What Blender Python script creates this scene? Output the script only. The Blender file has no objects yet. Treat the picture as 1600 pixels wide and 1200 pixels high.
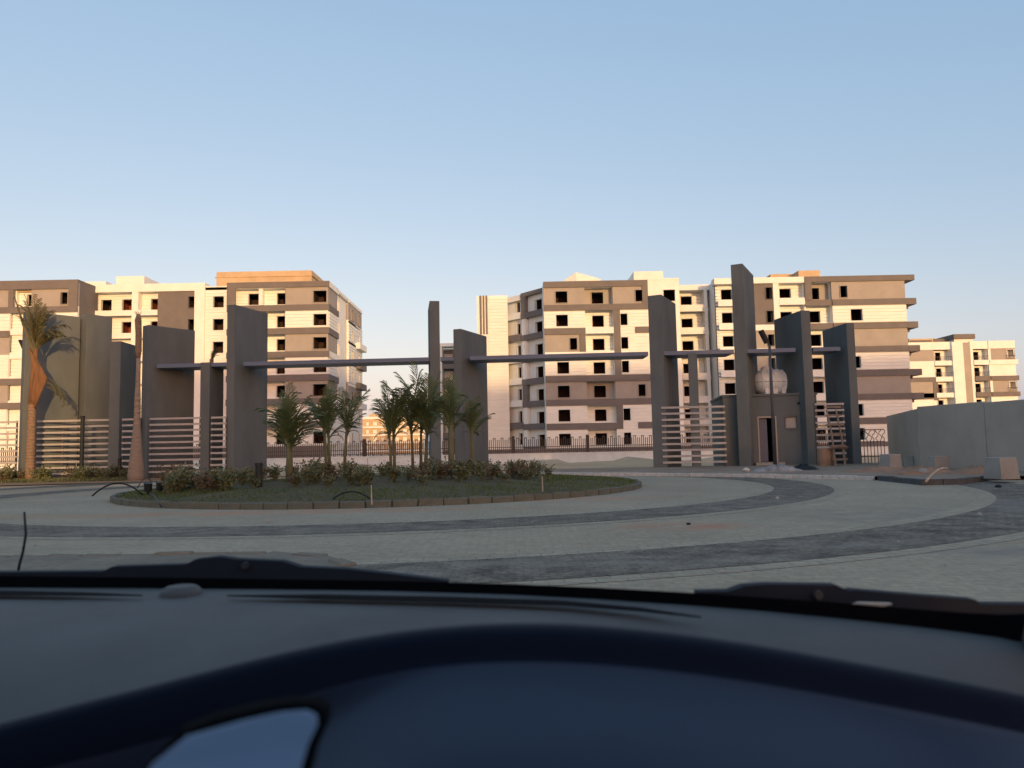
import bpy, bmesh, math, random
from mathutils import Vector, Matrix
random.seed(7)
R = math.radians
sc = bpy.context.scene
col = sc.collection

# ------------------------------------------------------------------ camera
F, TILT, ROLL, EYE = 1200.0, R(4.764), R(1.117), 1.25
cd = bpy.data.cameras.new('camera'); cam = bpy.data.objects.new('camera', cd); col.objects.link(cam)
cd.sensor_width = 36.0; cd.lens = 27.0; cd.clip_start = 0.02; cd.clip_end = 6000
CAMROT = Matrix.Rotation(math.pi/2 + TILT, 3, 'X') @ Matrix.Rotation(-ROLL, 3, 'Z')
cam.matrix_world = Matrix.Translation((0, 0, EYE)) @ CAMROT.to_4x4()
cd.dof.use_dof = True; cd.dof.focus_distance = 45; cd.dof.aperture_fstop = 6.0
sc.camera = cam

# ------------------------------------------------------------------ light
SUN_AZ, SUN_EL = R(20), R(5.5)      # azimuth measured from straight behind the camera towards the right
S = Vector((math.sin(SUN_AZ)*math.cos(SUN_EL), -math.cos(SUN_AZ)*math.cos(SUN_EL), math.sin(SUN_EL)))
w = bpy.data.worlds.new('World'); sc.world = w; w.use_nodes = True
nt = w.node_tree; bg = nt.nodes['Background']
sky = nt.nodes.new('ShaderNodeTexSky'); sky.sky_type = 'NISHITA'; sky.sun_disc = False
sky.sun_elevation = SUN_EL; sky.sun_rotation = math.pi - SUN_AZ
sky.air_density = 1.0; sky.dust_density = 2.0; sky.ozone_density = 1.0
# dusty air: the clear sky tinted and veiled evenly with pale haze
hz = nt.nodes.new('ShaderNodeVectorMath'); hz.operation = 'MULTIPLY_ADD'
hz.inputs[1].default_value = (1.24, .78, .58); hz.inputs[2].default_value = tuple(c/.15 for c in (.060, .178, .318))
nt.links.new(sky.outputs[0], hz.inputs[0]); nt.links.new(hz.outputs[0], bg.inputs[0]); bg.inputs[1].default_value = 0.15
sl = bpy.data.lights.new('sun', 'SUN'); so = bpy.data.objects.new('sun', sl); col.objects.link(so)
sl.energy = 2.0; sl.angle = R(0.8); sl.color = (1.0, 0.61, 0.26)
so.rotation_euler = S.to_track_quat('Z', 'Y').to_euler(); so.location = S*300
vs = sc.view_settings; vs.view_transform = 'Standard'; vs.look = 'None'; vs.gamma = 1; vs.use_curve_mapping = False
vs.exposure = 0.58

# ------------------------------------------------------------------ pixel helpers (photo pixels, 1600x1200)
def ray(px, py): return CAMROT @ Vector(((px-800)/F, (600-py)/F, -1.0))
def P(px, py, Y):
    d = ray(px, py); t = Y/d.y
    return Vector((d.x*t, Y, EYE + d.z*t))
def G(px, py, z=0.0):
    d = ray(px, py); t = (z-EYE)/d.z
    return Vector((d.x*t, d.y*t, z))

# ------------------------------------------------------------------ materials
def mat(name, c, rough=0.8, var=0.12, scale=3.0, bump=0.0, bscale=40.0, spec=0.3, c2=None, metallic=0.0, stretch=None):
    m = bpy.data.materials.new(name); m.use_nodes = True
    n, l = m.node_tree.nodes, m.node_tree.links
    b = n['Principled BSDF']; b.inputs['Roughness'].default_value = rough
    b.inputs['Specular IOR Level'].default_value = spec; b.inputs['Metallic'].default_value = metallic
    tc = n.new('ShaderNodeTexCoord'); mp = n.new('ShaderNodeMapping'); l.new(tc.outputs['Object'], mp.inputs[0])
    if stretch: mp.inputs['Scale'].default_value = stretch
    no = n.new('ShaderNodeTexNoise'); no.inputs['Scale'].default_value = scale; no.inputs['Detail'].default_value = 6
    no.inputs['Roughness'].default_value = 0.62
    l.new(mp.outputs[0], no.inputs['Vector'])
    cr = n.new('ShaderNodeValToRGB'); l.new(no.outputs['Fac'], cr.inputs[0])
    cr.color_ramp.elements[0].position = 0.28; cr.color_ramp.elements[1].position = 0.72
    a = c; d = c2 if c2 else tuple(x*(1+var) for x in c)
    if not c2: a = tuple(x*(1-var) for x in c)
    cr.color_ramp.elements[0].color = (*a, 1); cr.color_ramp.elements[1].color = (*d, 1)
    l.new(cr.outputs[0], b.inputs['Base Color'])
    if bump:
        n2 = n.new('ShaderNodeTexNoise'); n2.inputs['Scale'].default_value = bscale; n2.inputs['Detail'].default_value = 5
        l.new(tc.outputs['Object'], n2.inputs['Vector'])
        bp = n.new('ShaderNodeBump'); bp.inputs['Strength'].default_value = bump; bp.inputs['Distance'].default_value = 0.02
        l.new(n2.outputs['Fac'], bp.inputs['Height']); l.new(bp.outputs[0], b.inputs['Normal'])
    return m

M = {}
M['white'] = mat('white_plaster', (.78, .80, .755), .85, .07, .6, .2, 20)
M['clad'] = mat('white_boards', (.795, .815, .77), .8, .08, .5, stretch=(1, 1, 6))
M['brown'] = mat('brown_plaster', (.160, .150, .145), .85, .10, .7, .2, 20)
M['tan'] = mat('tan_plaster', (.335, .315, .285), .85, .09, .6, .2, 20)
M['gold'] = mat('raw_render', (.52, .40, .25), .9, .14, .8, .3, 15)
M['room'] = mat('dark_room', (.05, .034, .03), .95, .25, 2.0, spec=.05)  # kept near black to stand in for unlit interiors
M['sunlitroom'] = mat('sunlit_brick_room', (.26, .085, .045), .95, .25, 2.0, spec=.05)  # brighter brick copy for windows where the sunlit interior should show
M['grey'] = mat('grey_gate_paint', (.128, .144, .142), .85, .17, .8, .35, 25, .15, stretch=(1, 1, .35))
M['slat'] = mat('pale_slat_paint', (.40, .38, .35), .6, .12, 2.0)
M['beam'] = mat('grey_beam_paint', (.115, .150, .215), .5, .08, 1.0, spec=.4)
M['iron'] = mat('brown_iron', (.075, .052, .042), .6, .2, 4)
M['lowwall'] = mat('cream_render', (.76, .76, .71), .85, .12, 1.2, .3, 20)
M['concrete'] = mat('grey_concrete', (.32, .295, .255), .9, .16, 1.4, .5, 30)
M['precast'] = mat('grey_precast', (.43, .365, .295), .85, .12, .7, .3, 25)
M['kerb'] = mat('kerb_concrete', (.125, .13, .10), .9, .3, 1.7, .6, 25)
M['kerbold'] = mat('worn_kerb', (.20, .17, .125), .95, .3, 2.2, .7, 25)
M['kerbblack'] = mat('black_kerb_paint', (.085, .085, .085), .8, .3, 6, .3)
M['kerbwhite'] = mat('white_kerb_paint', (.5, .48, .43), .8, .2, 6, .3)
M['trunk'] = mat('palm_trunk', (.22, .15, .10), .9, .3, 5, .6, 30, stretch=(1, 1, 4))
M['trunkpale'] = mat('pale_palm_trunk', (.26, .20, .15), .9, .25, 4, .5, 30, stretch=(1, 1, 5))
M['sheath'] = mat('orange_palm_sheath', (.13, .065, .035), .85, .3, 3, .5, 30, c2=(.22, .12, .055), stretch=(2, 2, .3))
M['stem'] = mat('palm_stem', (.14, .14, .07), .8, .25, 6, .4)
M['frond'] = mat('palm_leaf', (.05, .085, .032), .55, .4, 3, c2=(.13, .165, .07))
M['drypalm'] = mat('dry_palm_leaf', (.14, .12, .06), .7, .3, 5, c2=(.08, .09, .045))
M['leaf'] = mat('shrub_leaf', (.045, .07, .022), .65, .4, 4, c2=(.20, .20, .105))
M['leafred'] = mat('reddish_shrub_leaf', (.10, .06, .045), .6, .4, 4, c2=(.13, .12, .055))
M['grass'] = mat('grass_blade', (.042, .082, .010), .7, .3, 2, c2=(.10, .135, .02))
M['tank'] = mat('white_tank_plastic', (.80, .86, .86), .45, .08, 3, spec=.4)
M['black'] = mat('black_rubber', (.012, .012, .013), .55, .2, 10)
M['dark'] = mat('dark_green_plastic', (.018, .024, .02), .5, .2, 10)
M['wood'] = mat('grey_wood', (.22, .17, .13), .85, .3, 5, .5, 30, stretch=(4, 4, 1))
M['paleWood'] = mat('pale_wood', (.45, .37, .27), .85, .2, 5)
M['metalgrey'] = mat('galvanised_pole', (.065, .065, .068), .5, .15, 3, spec=.4)
M['glass'] = mat('dark_glass', (.02, .022, .028), .12, .1, 2, spec=.6)
M['curtain'] = mat('pale_curtain', (.6, .56, .48), .8, .1, 3)
M['door'] = mat('dark_blue_door', (.11, .12, .15), .5, .1, 2)
M['sacks'] = mat('rubbish', (.12, .12, .12), .8, .4, 3, .5, c2=(.4, .39, .37))
M['redsoil'] = mat('red_soil', (.30, .19, .125), .95, .25, 1.2, .7, 12)
M['dash'] = mat('dash_plastic', (.128, .112, .104), .75, .18, 5, .12, 500, .25)
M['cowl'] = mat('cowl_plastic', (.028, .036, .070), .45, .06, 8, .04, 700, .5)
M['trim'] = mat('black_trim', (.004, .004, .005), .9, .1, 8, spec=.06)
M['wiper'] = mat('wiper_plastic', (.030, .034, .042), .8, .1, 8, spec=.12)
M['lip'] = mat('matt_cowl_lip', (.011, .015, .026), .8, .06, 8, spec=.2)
M['cowlmid'] = mat('cowl_edge_shade', (.016, .022, .040), .9, .06, 8, spec=.06)  # darker rows below the lip, their shading put into the colour
M['panelgloss'] = mat('pale_panel', (.25, .32, .46), .35, .05, 4, spec=.5)
M['carpaint'] = mat('silver_car_paint', (.35, .37, .40), .3, .03, 3, spec=.5, metallic=.3)
M['head'] = mat('headliner', (.10, .10, .105), .9, .08, 5)

def ground_mat(name, c, c2, scale, brick=None, mortar=0.55, patch=None, bump=.4, grain=(9, .78, 1.18)):
    g_s, g_a, g_b = grain
    """large sheets: two colours blended by broad noise, fine grain, optional laid blocks"""
    m = bpy.data.materials.new(name); m.use_nodes = True
    n, l = m.node_tree.nodes, m.node_tree.links
    b = n['Principled BSDF']; b.inputs['Roughness'].default_value = .9; b.inputs['Specular IOR Level'].default_value = .2
    tc = n.new('ShaderNodeTexCoord')
    def noise(s, d=6, r=.6):
        q = n.new('ShaderNodeTexNoise'); q.inputs['Scale'].default_value = s; q.inputs['Detail'].default_value = d
        q.inputs['Roughness'].default_value = r; l.new(tc.outputs['Object'], q.inputs['Vector']); return q.outputs['Fac']
    def ramp(f, p0, p1, a, d):
        q = n.new('ShaderNodeValToRGB'); l.new(f, q.inputs[0]); e = q.color_ramp.elements
        e[0].position, e[1].position = p0, p1; e[0].color, e[1].color = (*a, 1), (*d, 1); return q.outputs[0]
    def mix(f, a, d, mode='MIX'):
        q = n.new('ShaderNodeMix'); q.data_type = 'RGBA'; q.blend_type = mode
        if isinstance(f, float): q.inputs[0].default_value = f
        else: l.new(f, q.inputs[0])
        for i, v in ((6, a), (7, d)):
            if isinstance(v, tuple): q.inputs[i].default_value = (*v, 1)
            else: l.new(v, q.inputs[i])
        return q.outputs[2]
    base = ramp(noise(scale), .32, .68, c, c2)
    grain = ramp(noise(g_s, 8, .7), .3, .7, (g_a,)*3, (g_b,)*3)
    out = mix(1.0, base, grain, 'MULTIPLY')
    h = noise(30, 4)
    if brick:
        br = n.new('ShaderNodeTexBrick'); br.inputs['Scale'].default_value = 1.0
        br.inputs['Brick Width'].default_value, br.inputs['Row Height'].default_value = brick
        br.inputs['Mortar Size'].default_value = .012; br.inputs['Mortar Smooth'].default_value = .4
        br.inputs['Color1'].default_value = (.92, .92, .92, 1); br.inputs['Color2'].default_value = (1.07, 1.06, 1.05, 1)
        br.inputs['Mortar'].default_value = (mortar, mortar, mortar, 1)
        l.new(tc.outputs['Object'], br.inputs['Vector'])
        out = mix(1.0, out, br.outputs['Color'], 'MULTIPLY')
        inv = n.new('ShaderNodeMath'); inv.operation = 'SUBTRACT'; inv.inputs[0].default_value = 1.0
        l.new(br.outputs['Fac'], inv.inputs[1]); ad = n.new('ShaderNodeMath'); ad.operation = 'MULTIPLY_ADD'
        l.new(h, ad.inputs[0]); ad.inputs[1].default_value = .35; l.new(inv.outputs[0], ad.inputs[2]); h = ad.outputs[0]
    for (px, py, rx, ry, cc, amt) in (patch or []):
        mp = n.new('ShaderNodeMapping'); mp.vector_type = 'TEXTURE'
        mp.inputs['Location'].default_value = (px, py, 0); mp.inputs['Scale'].default_value = (rx, ry, 100)
        l.new(tc.outputs['Object'], mp.inputs[0])
        gr = n.new('ShaderNodeTexGradient'); gr.gradient_type = 'SPHERICAL'; l.new(mp.outputs[0], gr.inputs[0])
        mu = n.new('ShaderNodeMath'); mu.operation = 'MULTIPLY'; l.new(gr.outputs['Fac'], mu.inputs[0])
        l.new(ramp(noise(1.1, 7, .65), .35, .65, (0, 0, 0), (amt, amt, amt)), mu.inputs[1])
        mu2 = n.new('ShaderNodeMath'); mu2.operation = 'MULTIPLY'; mu2.use_clamp = True
        l.new(mu.outputs[0], mu2.inputs[0]); mu2.inputs[1].default_value = 2.0
        out = mix(mu2.outputs[0], out, cc)
    l.new(out, b.inputs['Base Color'])
    bp = n.new('ShaderNodeBump'); bp.inputs['Strength'].default_value = bump; bp.inputs['Distance'].default_value = .012
    l.new(h, bp.inputs['Height']); l.new(bp.outputs[0], b.inputs['Normal'])
    return m

# ------------------------------------------------------------------ mesh helpers
class MB:
    def __init__(s): s.v = []; s.f = []; s.mi = []; s.m = Matrix.Identity(4); s.cur = 0
    def frame(s, origin=(0, 0, 0), ang=0.0):       # local (u along wall, d inward, z up)
        s.m = Matrix.Translation(origin) @ Matrix.Rotation(ang, 4, 'Z'); return s
    def add(s, vs, fs):
        o = len(s.v); s.v += [s.m @ Vector(p) for p in vs]
        for f in fs: s.f.append([i+o for i in f]); s.mi.append(s.cur)
    def box(s, x0, x1, y0, y1, z0, z1):
        if x1 < x0: x0, x1 = x1, x0
        if y1 < y0: y0, y1 = y1, y0
        if z1 < z0: z0, z1 = z1, z0
        s.add([(x0,y0,z0),(x1,y0,z0),(x1,y1,z0),(x0,y1,z0),(x0,y0,z1),(x1,y0,z1),(x1,y1,z1),(x0,y1,z1)],
              [(0,3,2,1),(4,5,6,7),(0,1,5,4),(1,2,6,5),(2,3,7,6),(3,0,4,7)])
    def prism(s, pts, z0, z1):                      # vertical prism over a ccw polygon
        k = len(pts); z1s = z1 if isinstance(z1, (list, tuple)) else [z1]*k
        s.add([(p[0], p[1], z0) for p in pts] + [(p[0], p[1], z1s[i]) for i, p in enumerate(pts)],
              [tuple(range(k-1, -1, -1)), tuple(range(k, 2*k))] + [(i, (i+1) % k, k+(i+1) % k, k+i) for i in range(k)])
    def tube(s, pts, rad, seg=8, cap=True):
        pts = [Vector(p) for p in pts]; rad = rad if isinstance(rad, (list, tuple)) else [rad]*len(pts)
        vs, fs = [], []
        for i, p in enumerate(pts):
            t = (pts[min(i+1, len(pts)-1)] - pts[max(i-1, 0)]).normalized()
            a = t.orthogonal() if abs(t.z) < .95 else t.cross(Vector((0, 1, 0)))
            if abs(t.z) < .95: a = t.cross(Vector((0, 0, 1)))
            a.normalize(); b = t.cross(a)
            for k in range(seg):
                th = 2*math.pi*k/seg; vs.append(p + (a*math.cos(th) + b*math.sin(th))*rad[i])
        for i in range(len(pts)-1):
            for k in range(seg):
                q = (k+1) % seg; fs.append((i*seg+k, i*seg+q, (i+1)*seg+q, (i+1)*seg+k))
        if cap: fs += [tuple(range(seg-1, -1, -1)), tuple((len(pts)-1)*seg+k for k in range(seg))]
        s.add(vs, fs)
    def mesh(s, name, mats, origin=(0, 0, 0), smooth=False):
        me = bpy.data.meshes.new(name); o = Vector(origin)
        me.from_pydata([p-o for p in s.v], [], s.f)
        for m in (mats if isinstance(mats, (list, tuple)) else [mats]): me.materials.append(m)
        me.polygons.foreach_set('material_index', s.mi)
        if smooth: me.polygons.foreach_set('use_smooth', [True]*len(s.f))
        me.update(); bm = bmesh.new(); bm.from_mesh(me); bmesh.ops.recalc_face_normals(bm, faces=bm.faces); bm.to_mesh(me); bm.free()
        return me
    def build(s, name, mats, parent=None, smooth=False, kind=None, bevel=0):
        if not s.f: return None
        o = Vector((0, 0, 0)); q = parent
        while q is not None: o = o + Vector(q.location); q = q.parent
        ob = bpy.data.objects.new(name, s.mesh(name, mats, o, smooth)); col.objects.link(ob); ob.parent = parent
        if kind: ob['kind'] = kind
        if bevel:
            b = ob.modifiers.new('bevel', 'BEVEL'); b.width = bevel; b.segments = 2; b.limit_method = 'ANGLE'
        return ob
def tag(o, label, cat, group=None):
    o['label'] = label; o['category'] = cat
    if group: o['group'] = group
    return o
def thing(name, label, cat, loc=(0, 0, 0), group=None):
    o = bpy.data.objects.new(name, None); col.objects.link(o); o.location = loc; o.empty_display_size = .3
    return tag(o, label, cat, group)
def place(name, me, parent=None, loc=(0, 0, 0), rot=(0, 0, 0), scale=(1, 1, 1)):
    o = bpy.data.objects.new(name, me); col.objects.link(o); o.parent = parent
    o.location = loc; o.rotation_euler = rot; o.scale = scale; return o
def wallbox(mb, u0, u1, z0, z1, d0, d1, holes=()):
    """a slab of wall from depth d0 to d1 with rectangular holes (u0,u1,z0,z1)"""
    hs = [(max(a, u0), min(b, u1), max(c, z0), min(d, z1)) for a, b, c, d in holes if b > u0 and a < u1 and d > z0 and c < z1]
    zs = sorted({z0, z1, *[h[2] for h in hs], *[h[3] for h in hs]})
    for za, zb in zip(zs, zs[1:]):
        zm = (za+zb)/2; cuts = sorted((h[0], h[1]) for h in hs if h[2] < zm < h[3]); x = u0
        for a, b in cuts:
            if a > x+1e-4: mb.box(x, a, d0, d1, za, zb)
            x = max(x, b)
        if x < u1-1e-4: mb.box(x, u1, d0, d1, za, zb)
def boards(mb, u0, u1, z0, z1, d, holes=(), pitch=.46, gap=.085, proud=.10):
    n = max(1, round((z1-z0)/pitch)); p = (z1-z0)/n
    for i in range(n): wallbox(mb, u0, u1, z0+i*p+gap/2, z0+(i+1)*p-gap/2, d-proud, d-.001, holes)

# ------------------------------------------------------------------ ground
CX, CY = -4.0, 25.0
M['soil'] = ground_mat('dry_sand', (.52, .33, .18), (.62, .42, .25), .25)
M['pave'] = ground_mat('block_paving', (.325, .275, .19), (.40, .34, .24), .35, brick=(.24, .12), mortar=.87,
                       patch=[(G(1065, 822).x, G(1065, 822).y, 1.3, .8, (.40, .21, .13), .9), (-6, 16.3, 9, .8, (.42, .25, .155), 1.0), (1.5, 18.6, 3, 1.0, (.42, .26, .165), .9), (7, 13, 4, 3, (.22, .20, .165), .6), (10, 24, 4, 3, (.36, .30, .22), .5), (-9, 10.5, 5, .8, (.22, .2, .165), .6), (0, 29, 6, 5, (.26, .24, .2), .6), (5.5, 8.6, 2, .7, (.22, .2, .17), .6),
                              (-20, 28, 9, 6, (.40, .27, .17), .8), (-23, 33.5, 12, 3.2, (.55, .27, .125), 1.0), (3, 24, 5, 5, (.33, .25, .18), .5), (2.2, 9.0, 2.5, .9, (.30, .27, .23), .7)])  # orange patch at left: red dirt with the low sunlight painted in
M['cobble'] = ground_mat('dark_cobbles', (.095, .084, .068), (.25, .215, .16), 2.2, brick=(.16, .13), mortar=.8, grain=(13, .5, 1.5),
                         patch=[(1.0, 8.4, 2.6, .7, (.24, .225, .185), .5), (4.2, 9.4, 1.8, .5, (.24, .225, .185), .4), (9, 16, 2, 6, (.22, .20, .175), .6), (-8, 12.4, 8, 1.0, (.24, .21, .17), .6), (5, 15.5, 3, 2, (.22, .2, .17), .5), (-1.5, 7.9, 2, .5, (.25, .23, .19), .5), (12.6, 22, 3, 5, (.2, .18, .155), .6)], bump=.8)
M['strip'] = ground_mat('pale_edge_blocks', (.32, .272, .195), (.385, .33, .24), .9, brick=(.3, .2), mortar=.75)
def sheet(name, pts, z, m, kind='structure'):
    me = bpy.data.meshes.new(name); me.from_pydata([(p[0], p[1], z) for p in pts], [], [tuple(range(len(pts)))])
    me.materials.append(m); o = bpy.data.objects.new(name, me); col.objects.link(o); o['kind'] = kind; return o
sheet('ground', [(-3000, -3000), (3000, -3000), (3000, 4000), (-3000, 4000)], -.012, M['soil'])
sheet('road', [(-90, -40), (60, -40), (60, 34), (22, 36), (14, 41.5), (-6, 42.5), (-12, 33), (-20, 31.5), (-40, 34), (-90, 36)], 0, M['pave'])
def ring(name, r0, r1, z, m, a0=0, a1=2*math.pi, n=160):
    v, f = [], []
    for i in range(n+1):
        a = a0+(a1-a0)*i/n
        v += [(CX+r0*math.cos(a), CY+r0*math.sin(a), z), (CX+r1*math.cos(a), CY+r1*math.sin(a), z)]
    for i in range(n): f.append((2*i, 2*i+1, 2*i+3, 2*i+2))
    me = bpy.data.meshes.new(name); me.from_pydata(v, [], f); me.materials.append(m)
    o = bpy.data.objects.new(name, me); col.objects.link(o); o['kind'] = 'structure'; return o
ring('cobble_band', 11.75, 13.25, .008, M['cobble']); ring('paving_edge', 11.45, 13.55, .004, M['strip'])
ring('cobble_band', 16.6, 18.15, .008, M['cobble']); ring('paving_edge', 16.25, 18.45, .004, M['strip'])

def kerb_run(name, pts, z1, h, wd, m, step, closed=False):
    """separate kerb stones along a line; pts = world xy"""
    root = bpy.data.objects.new(name, None); col.objects.link(root); root['kind'] = 'structure'
    stones = []
    for j in range(4):
        q = MB(); q.box(-step/2+.008, step/2-.008, -wd/2, wd/2, 0, h); me = q.mesh('kerb_stone', m)
        bm = bmesh.new(); bm.from_mesh(me); bmesh.ops.bevel(bm, geom=[e for e in bm.edges], offset=.018, segments=1, affect='EDGES')
        for v in bm.verts: v.co += Vector((random.uniform(-.004, .004), random.uniform(-.01, .01), random.uniform(-.008, .008)))
        bm.to_mesh(me); bm.free(); stones.append(me)
    P2 = [Vector(p[:2]) for p in pts]
    if closed: P2.append(P2[0])
    acc = 0.0; nxt = step/2
    for a, b in zip(P2, P2[1:]):
        L = (b-a).length
        while nxt <= acc+L:
            p = a + (b-a)*((nxt-acc)/L); d = b-a
            place('kerb_stone', random.choice(stones), root, (p.x, p.y, z1-h + random.uniform(-.012, .012)), (random.uniform(-.02, .02), 0, math.atan2(d.y, d.x)+random.uniform(-.012, .012)))
            nxt += step
        acc += L
    return root
IR = 7.95
kerb_run('kerb', [(CX+IR*math.cos(2*math.pi*i/180), CY+IR*math.sin(2*math.pi*i/180)) for i in range(180)], .15, .2, .13, M['kerb'], .57, True)
# the planted round bed, gently domed
v, f = [(CX, CY, .40)], []
for j in range(1, 7):
    rr = (IR-.07)*j/6
    for i in range(72):
        a = 2*math.pi*i/72; v.append((CX+rr*math.cos(a), CY+rr*math.sin(a), .13 + .27*(1-(j/6)**2) + (random.uniform(-.02, .02) if j < 6 else 0)))
for i in range(72): f.append((0, 1+i, 1+(i+1) % 72))
for j in range(5):
    for i in range(72):
        a = 1+j*72+i; b = 1+j*72+(i+1) % 72; f.append((a, a+72, b+72, b))
M['bed'] = ground_mat('lawn_soil', (.075, .07, .035), (.13, .095, .055), .9)
me = bpy.data.meshes.new('flower_bed'); me.from_pydata(v, [], f); me.materials.append(M['bed']); me.polygons.foreach_set('use_smooth', [True]*len(f))
o = bpy.data.objects.new('flower_bed', me); col.objects.link(o); o['kind'] = 'structure'
def bed_z(x, y):
    r = math.hypot(x-CX, y-CY)/(IR-.07); return .13 + .27*(1-r*r)
# grass blades
v, f = [], []
for _ in range(26000):
    rr = math.sqrt(random.random())*(IR-.1); a = random.uniform(0, 2*math.pi)
    if rr < 5.2 and random.random() < .85: continue
    x, y = CX+rr*math.cos(a), CY+rr*math.sin(a); z = bed_z(x, y)-.01; t = random.uniform(0, math.pi); h = random.uniform(.03, .085); wd = .012
    o = len(v); v += [(x-wd*math.cos(t), y-wd*math.sin(t), z), (x+wd*math.cos(t), y+wd*math.sin(t), z), (x+random.uniform(-.03, .03), y+random.uniform(-.03, .03), z+h)]
    f.append((o, o+1, o+2))
me = bpy.data.meshes.new('grass'); me.from_pydata(v, [], f); me.materials.append(M['grass'])
o = bpy.data.objects.new('grass', me); col.objects.link(o); o['kind'] = 'stuff'; o['label'] = 'short green grass on the round traffic island'; o['category'] = 'grass'

M['dirtwalk0'] = ground_mat('dusty_slabs', (.17, .15, .115), (.24, .205, .15), 1.2)
# pavement at the lower left with its stone kerb
KL = [G(-260, 872, .14), G(-120, 870, .14), G(0, 869, .14), G(150, 866.5, .14), G(300, 864, .14), G(430, 862.5, .14), G(500, 867, .14), G(545, 882, .14), G(575, 920, .14), G(600, 1000, .14)]
kerb_run('kerb', KL, .14, .2, .17, M['kerbold'], .42)
c = Vector((-4, 6, 0)); inner = [p + (Vector((c.x, c.y, p.z))-p).normalized()*.07 for p in KL]
sheet('pavement', [(p.x, p.y) for p in inner] + [(-1.2, -6), (-18, -6), (-18, 9)], .132, M['dirtwalk0'])

# raised dirt pavement on the right, with kerb
KRpx = [(690, 739.5), (800, 740.5), (930, 742.5), (1010, 743), (1120, 744.5), (1250, 746.5), (1375, 749.5), (1445, 757), (1500, 756), (1545, 750)]
KR = [G(x, y, .02) for x, y in KRpx]
M['dirtwalk'] = ground_mat('dusty_pavement', (.24, .17, .12), (.33, .26, .19), .6)
kw = kerb_run('kerb', KR[:7], .13, .2, .15, M['kerbwhite'], .6)
kb = kerb_run('kerb', KR[6:], .16, .22, .16, M['kerbblack'], .6)
sheet('pavement', [(p.x, p.y+.07) for p in KR] + [(21, 23), (24, 40), (KR[0].x, 40.5), (KR[0].x-.5, 36)], .122, M['dirtwalk'])
# verge on the left in front of the gate
M['verge'] = ground_mat('planted_verge', (.30, .165, .085), (.42, .25, .135), .8)  # reddish soil, with the orange of the low sun put into its colour
sheet('verge', [(-60, 35), (-40, 34.3), (-22, 34.5), (-16.5, 36.0), (-12.5, 39), (-12.5, 42), (-60, 44)], .03, M['verge'])
v, f = [], []
for _ in range(9000):
    px_ = random.uniform(-60, 196); y = random.uniform(37.6, 40.0); x = P(px_, 742, y).x; z = .02; t = random.uniform(0, math.pi); h = random.uniform(.06, .24); wd = .018
    o = len(v); v += [(x-wd*math.cos(t), y-wd*math.sin(t), z), (x+wd*math.cos(t), y+wd*math.sin(t), z), (x+random.uniform(-.1, .1), y+random.uniform(-.1, .1), z+h)]; f.append((o, o+1, o+2))
me = bpy.data.meshes.new('ground_cover'); me.from_pydata(v, [], f); me.materials.append(M['leaf'])
o = bpy.data.objects.new('ground_cover', me); col.objects.link(o); o['kind'] = 'stuff'; o['label'] = 'low green ground cover in the verge before the left slats'; o['category'] = 'ground cover'
# sandy mound strip behind the gate
v, f = [], []
NX, NY = 60, 8
for j in range(NY+1):
    for i in range(NX+1):
        x = -30+62*i/NX; y = 47+14*j/NY
        z = (.42*math.sin(math.pi*j/NY)**1.2*(.6+.4*math.sin(x*.9)+.25*math.sin(x*2.3+1)) if 0 < j < NY else -.02) + (random.uniform(-.03, .03) if 0 < j < NY else 0)
        v.append((x, y, z))
for j in range(NY):
    for i in range(NX): a = j*(NX+1)+i; f.append((a, a+1, a+NX+2, a+NX+1))
me = bpy.data.meshes.new('terrain'); me.from_pydata(v, [], f); me.materials.append(M['soil']); me.polygons.foreach_set('use_smooth', [True]*len(f))
o = bpy.data.objects.new('terrain', me); col.objects.link(o); o['kind'] = 'structure'

# ------------------------------------------------------------------ buildings
FL = 2.98
_wm = {}
def window_mesh(wd, h, depth=2.4, side=.45, thick=.3, room='room', trim='white'):
    """trim round the opening, and the dark room behind it"""
    k = (round(wd, 1), round(h, 1), depth, side, thick, room, trim)
    if k in _wm: return _wm[k]
    wd, h = k[0], k[1]
    q = MB(); t = .07
    q.cur = 0
    for a in ((-wd/2-t, -wd/2, -t, h+t), (wd/2, wd/2+t, -t, h+t)): q.box(a[0], a[1], -.11, .06, a[2], a[3])
    q.box(-wd/2, wd/2, -.11, .06, h, h+t); q.box(-wd/2, wd/2, -.13, .10, -t, 0)
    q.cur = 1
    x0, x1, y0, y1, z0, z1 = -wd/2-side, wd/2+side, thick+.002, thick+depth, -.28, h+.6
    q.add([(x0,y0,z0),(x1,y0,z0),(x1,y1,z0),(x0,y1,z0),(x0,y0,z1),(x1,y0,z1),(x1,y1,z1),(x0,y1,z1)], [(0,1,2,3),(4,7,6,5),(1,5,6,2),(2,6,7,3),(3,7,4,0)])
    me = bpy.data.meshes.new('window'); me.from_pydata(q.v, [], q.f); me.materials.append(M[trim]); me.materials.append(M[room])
    me.polygons.foreach_set('material_index', q.mi); _wm[k] = (me, wd, h); return _wm[k]

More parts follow.
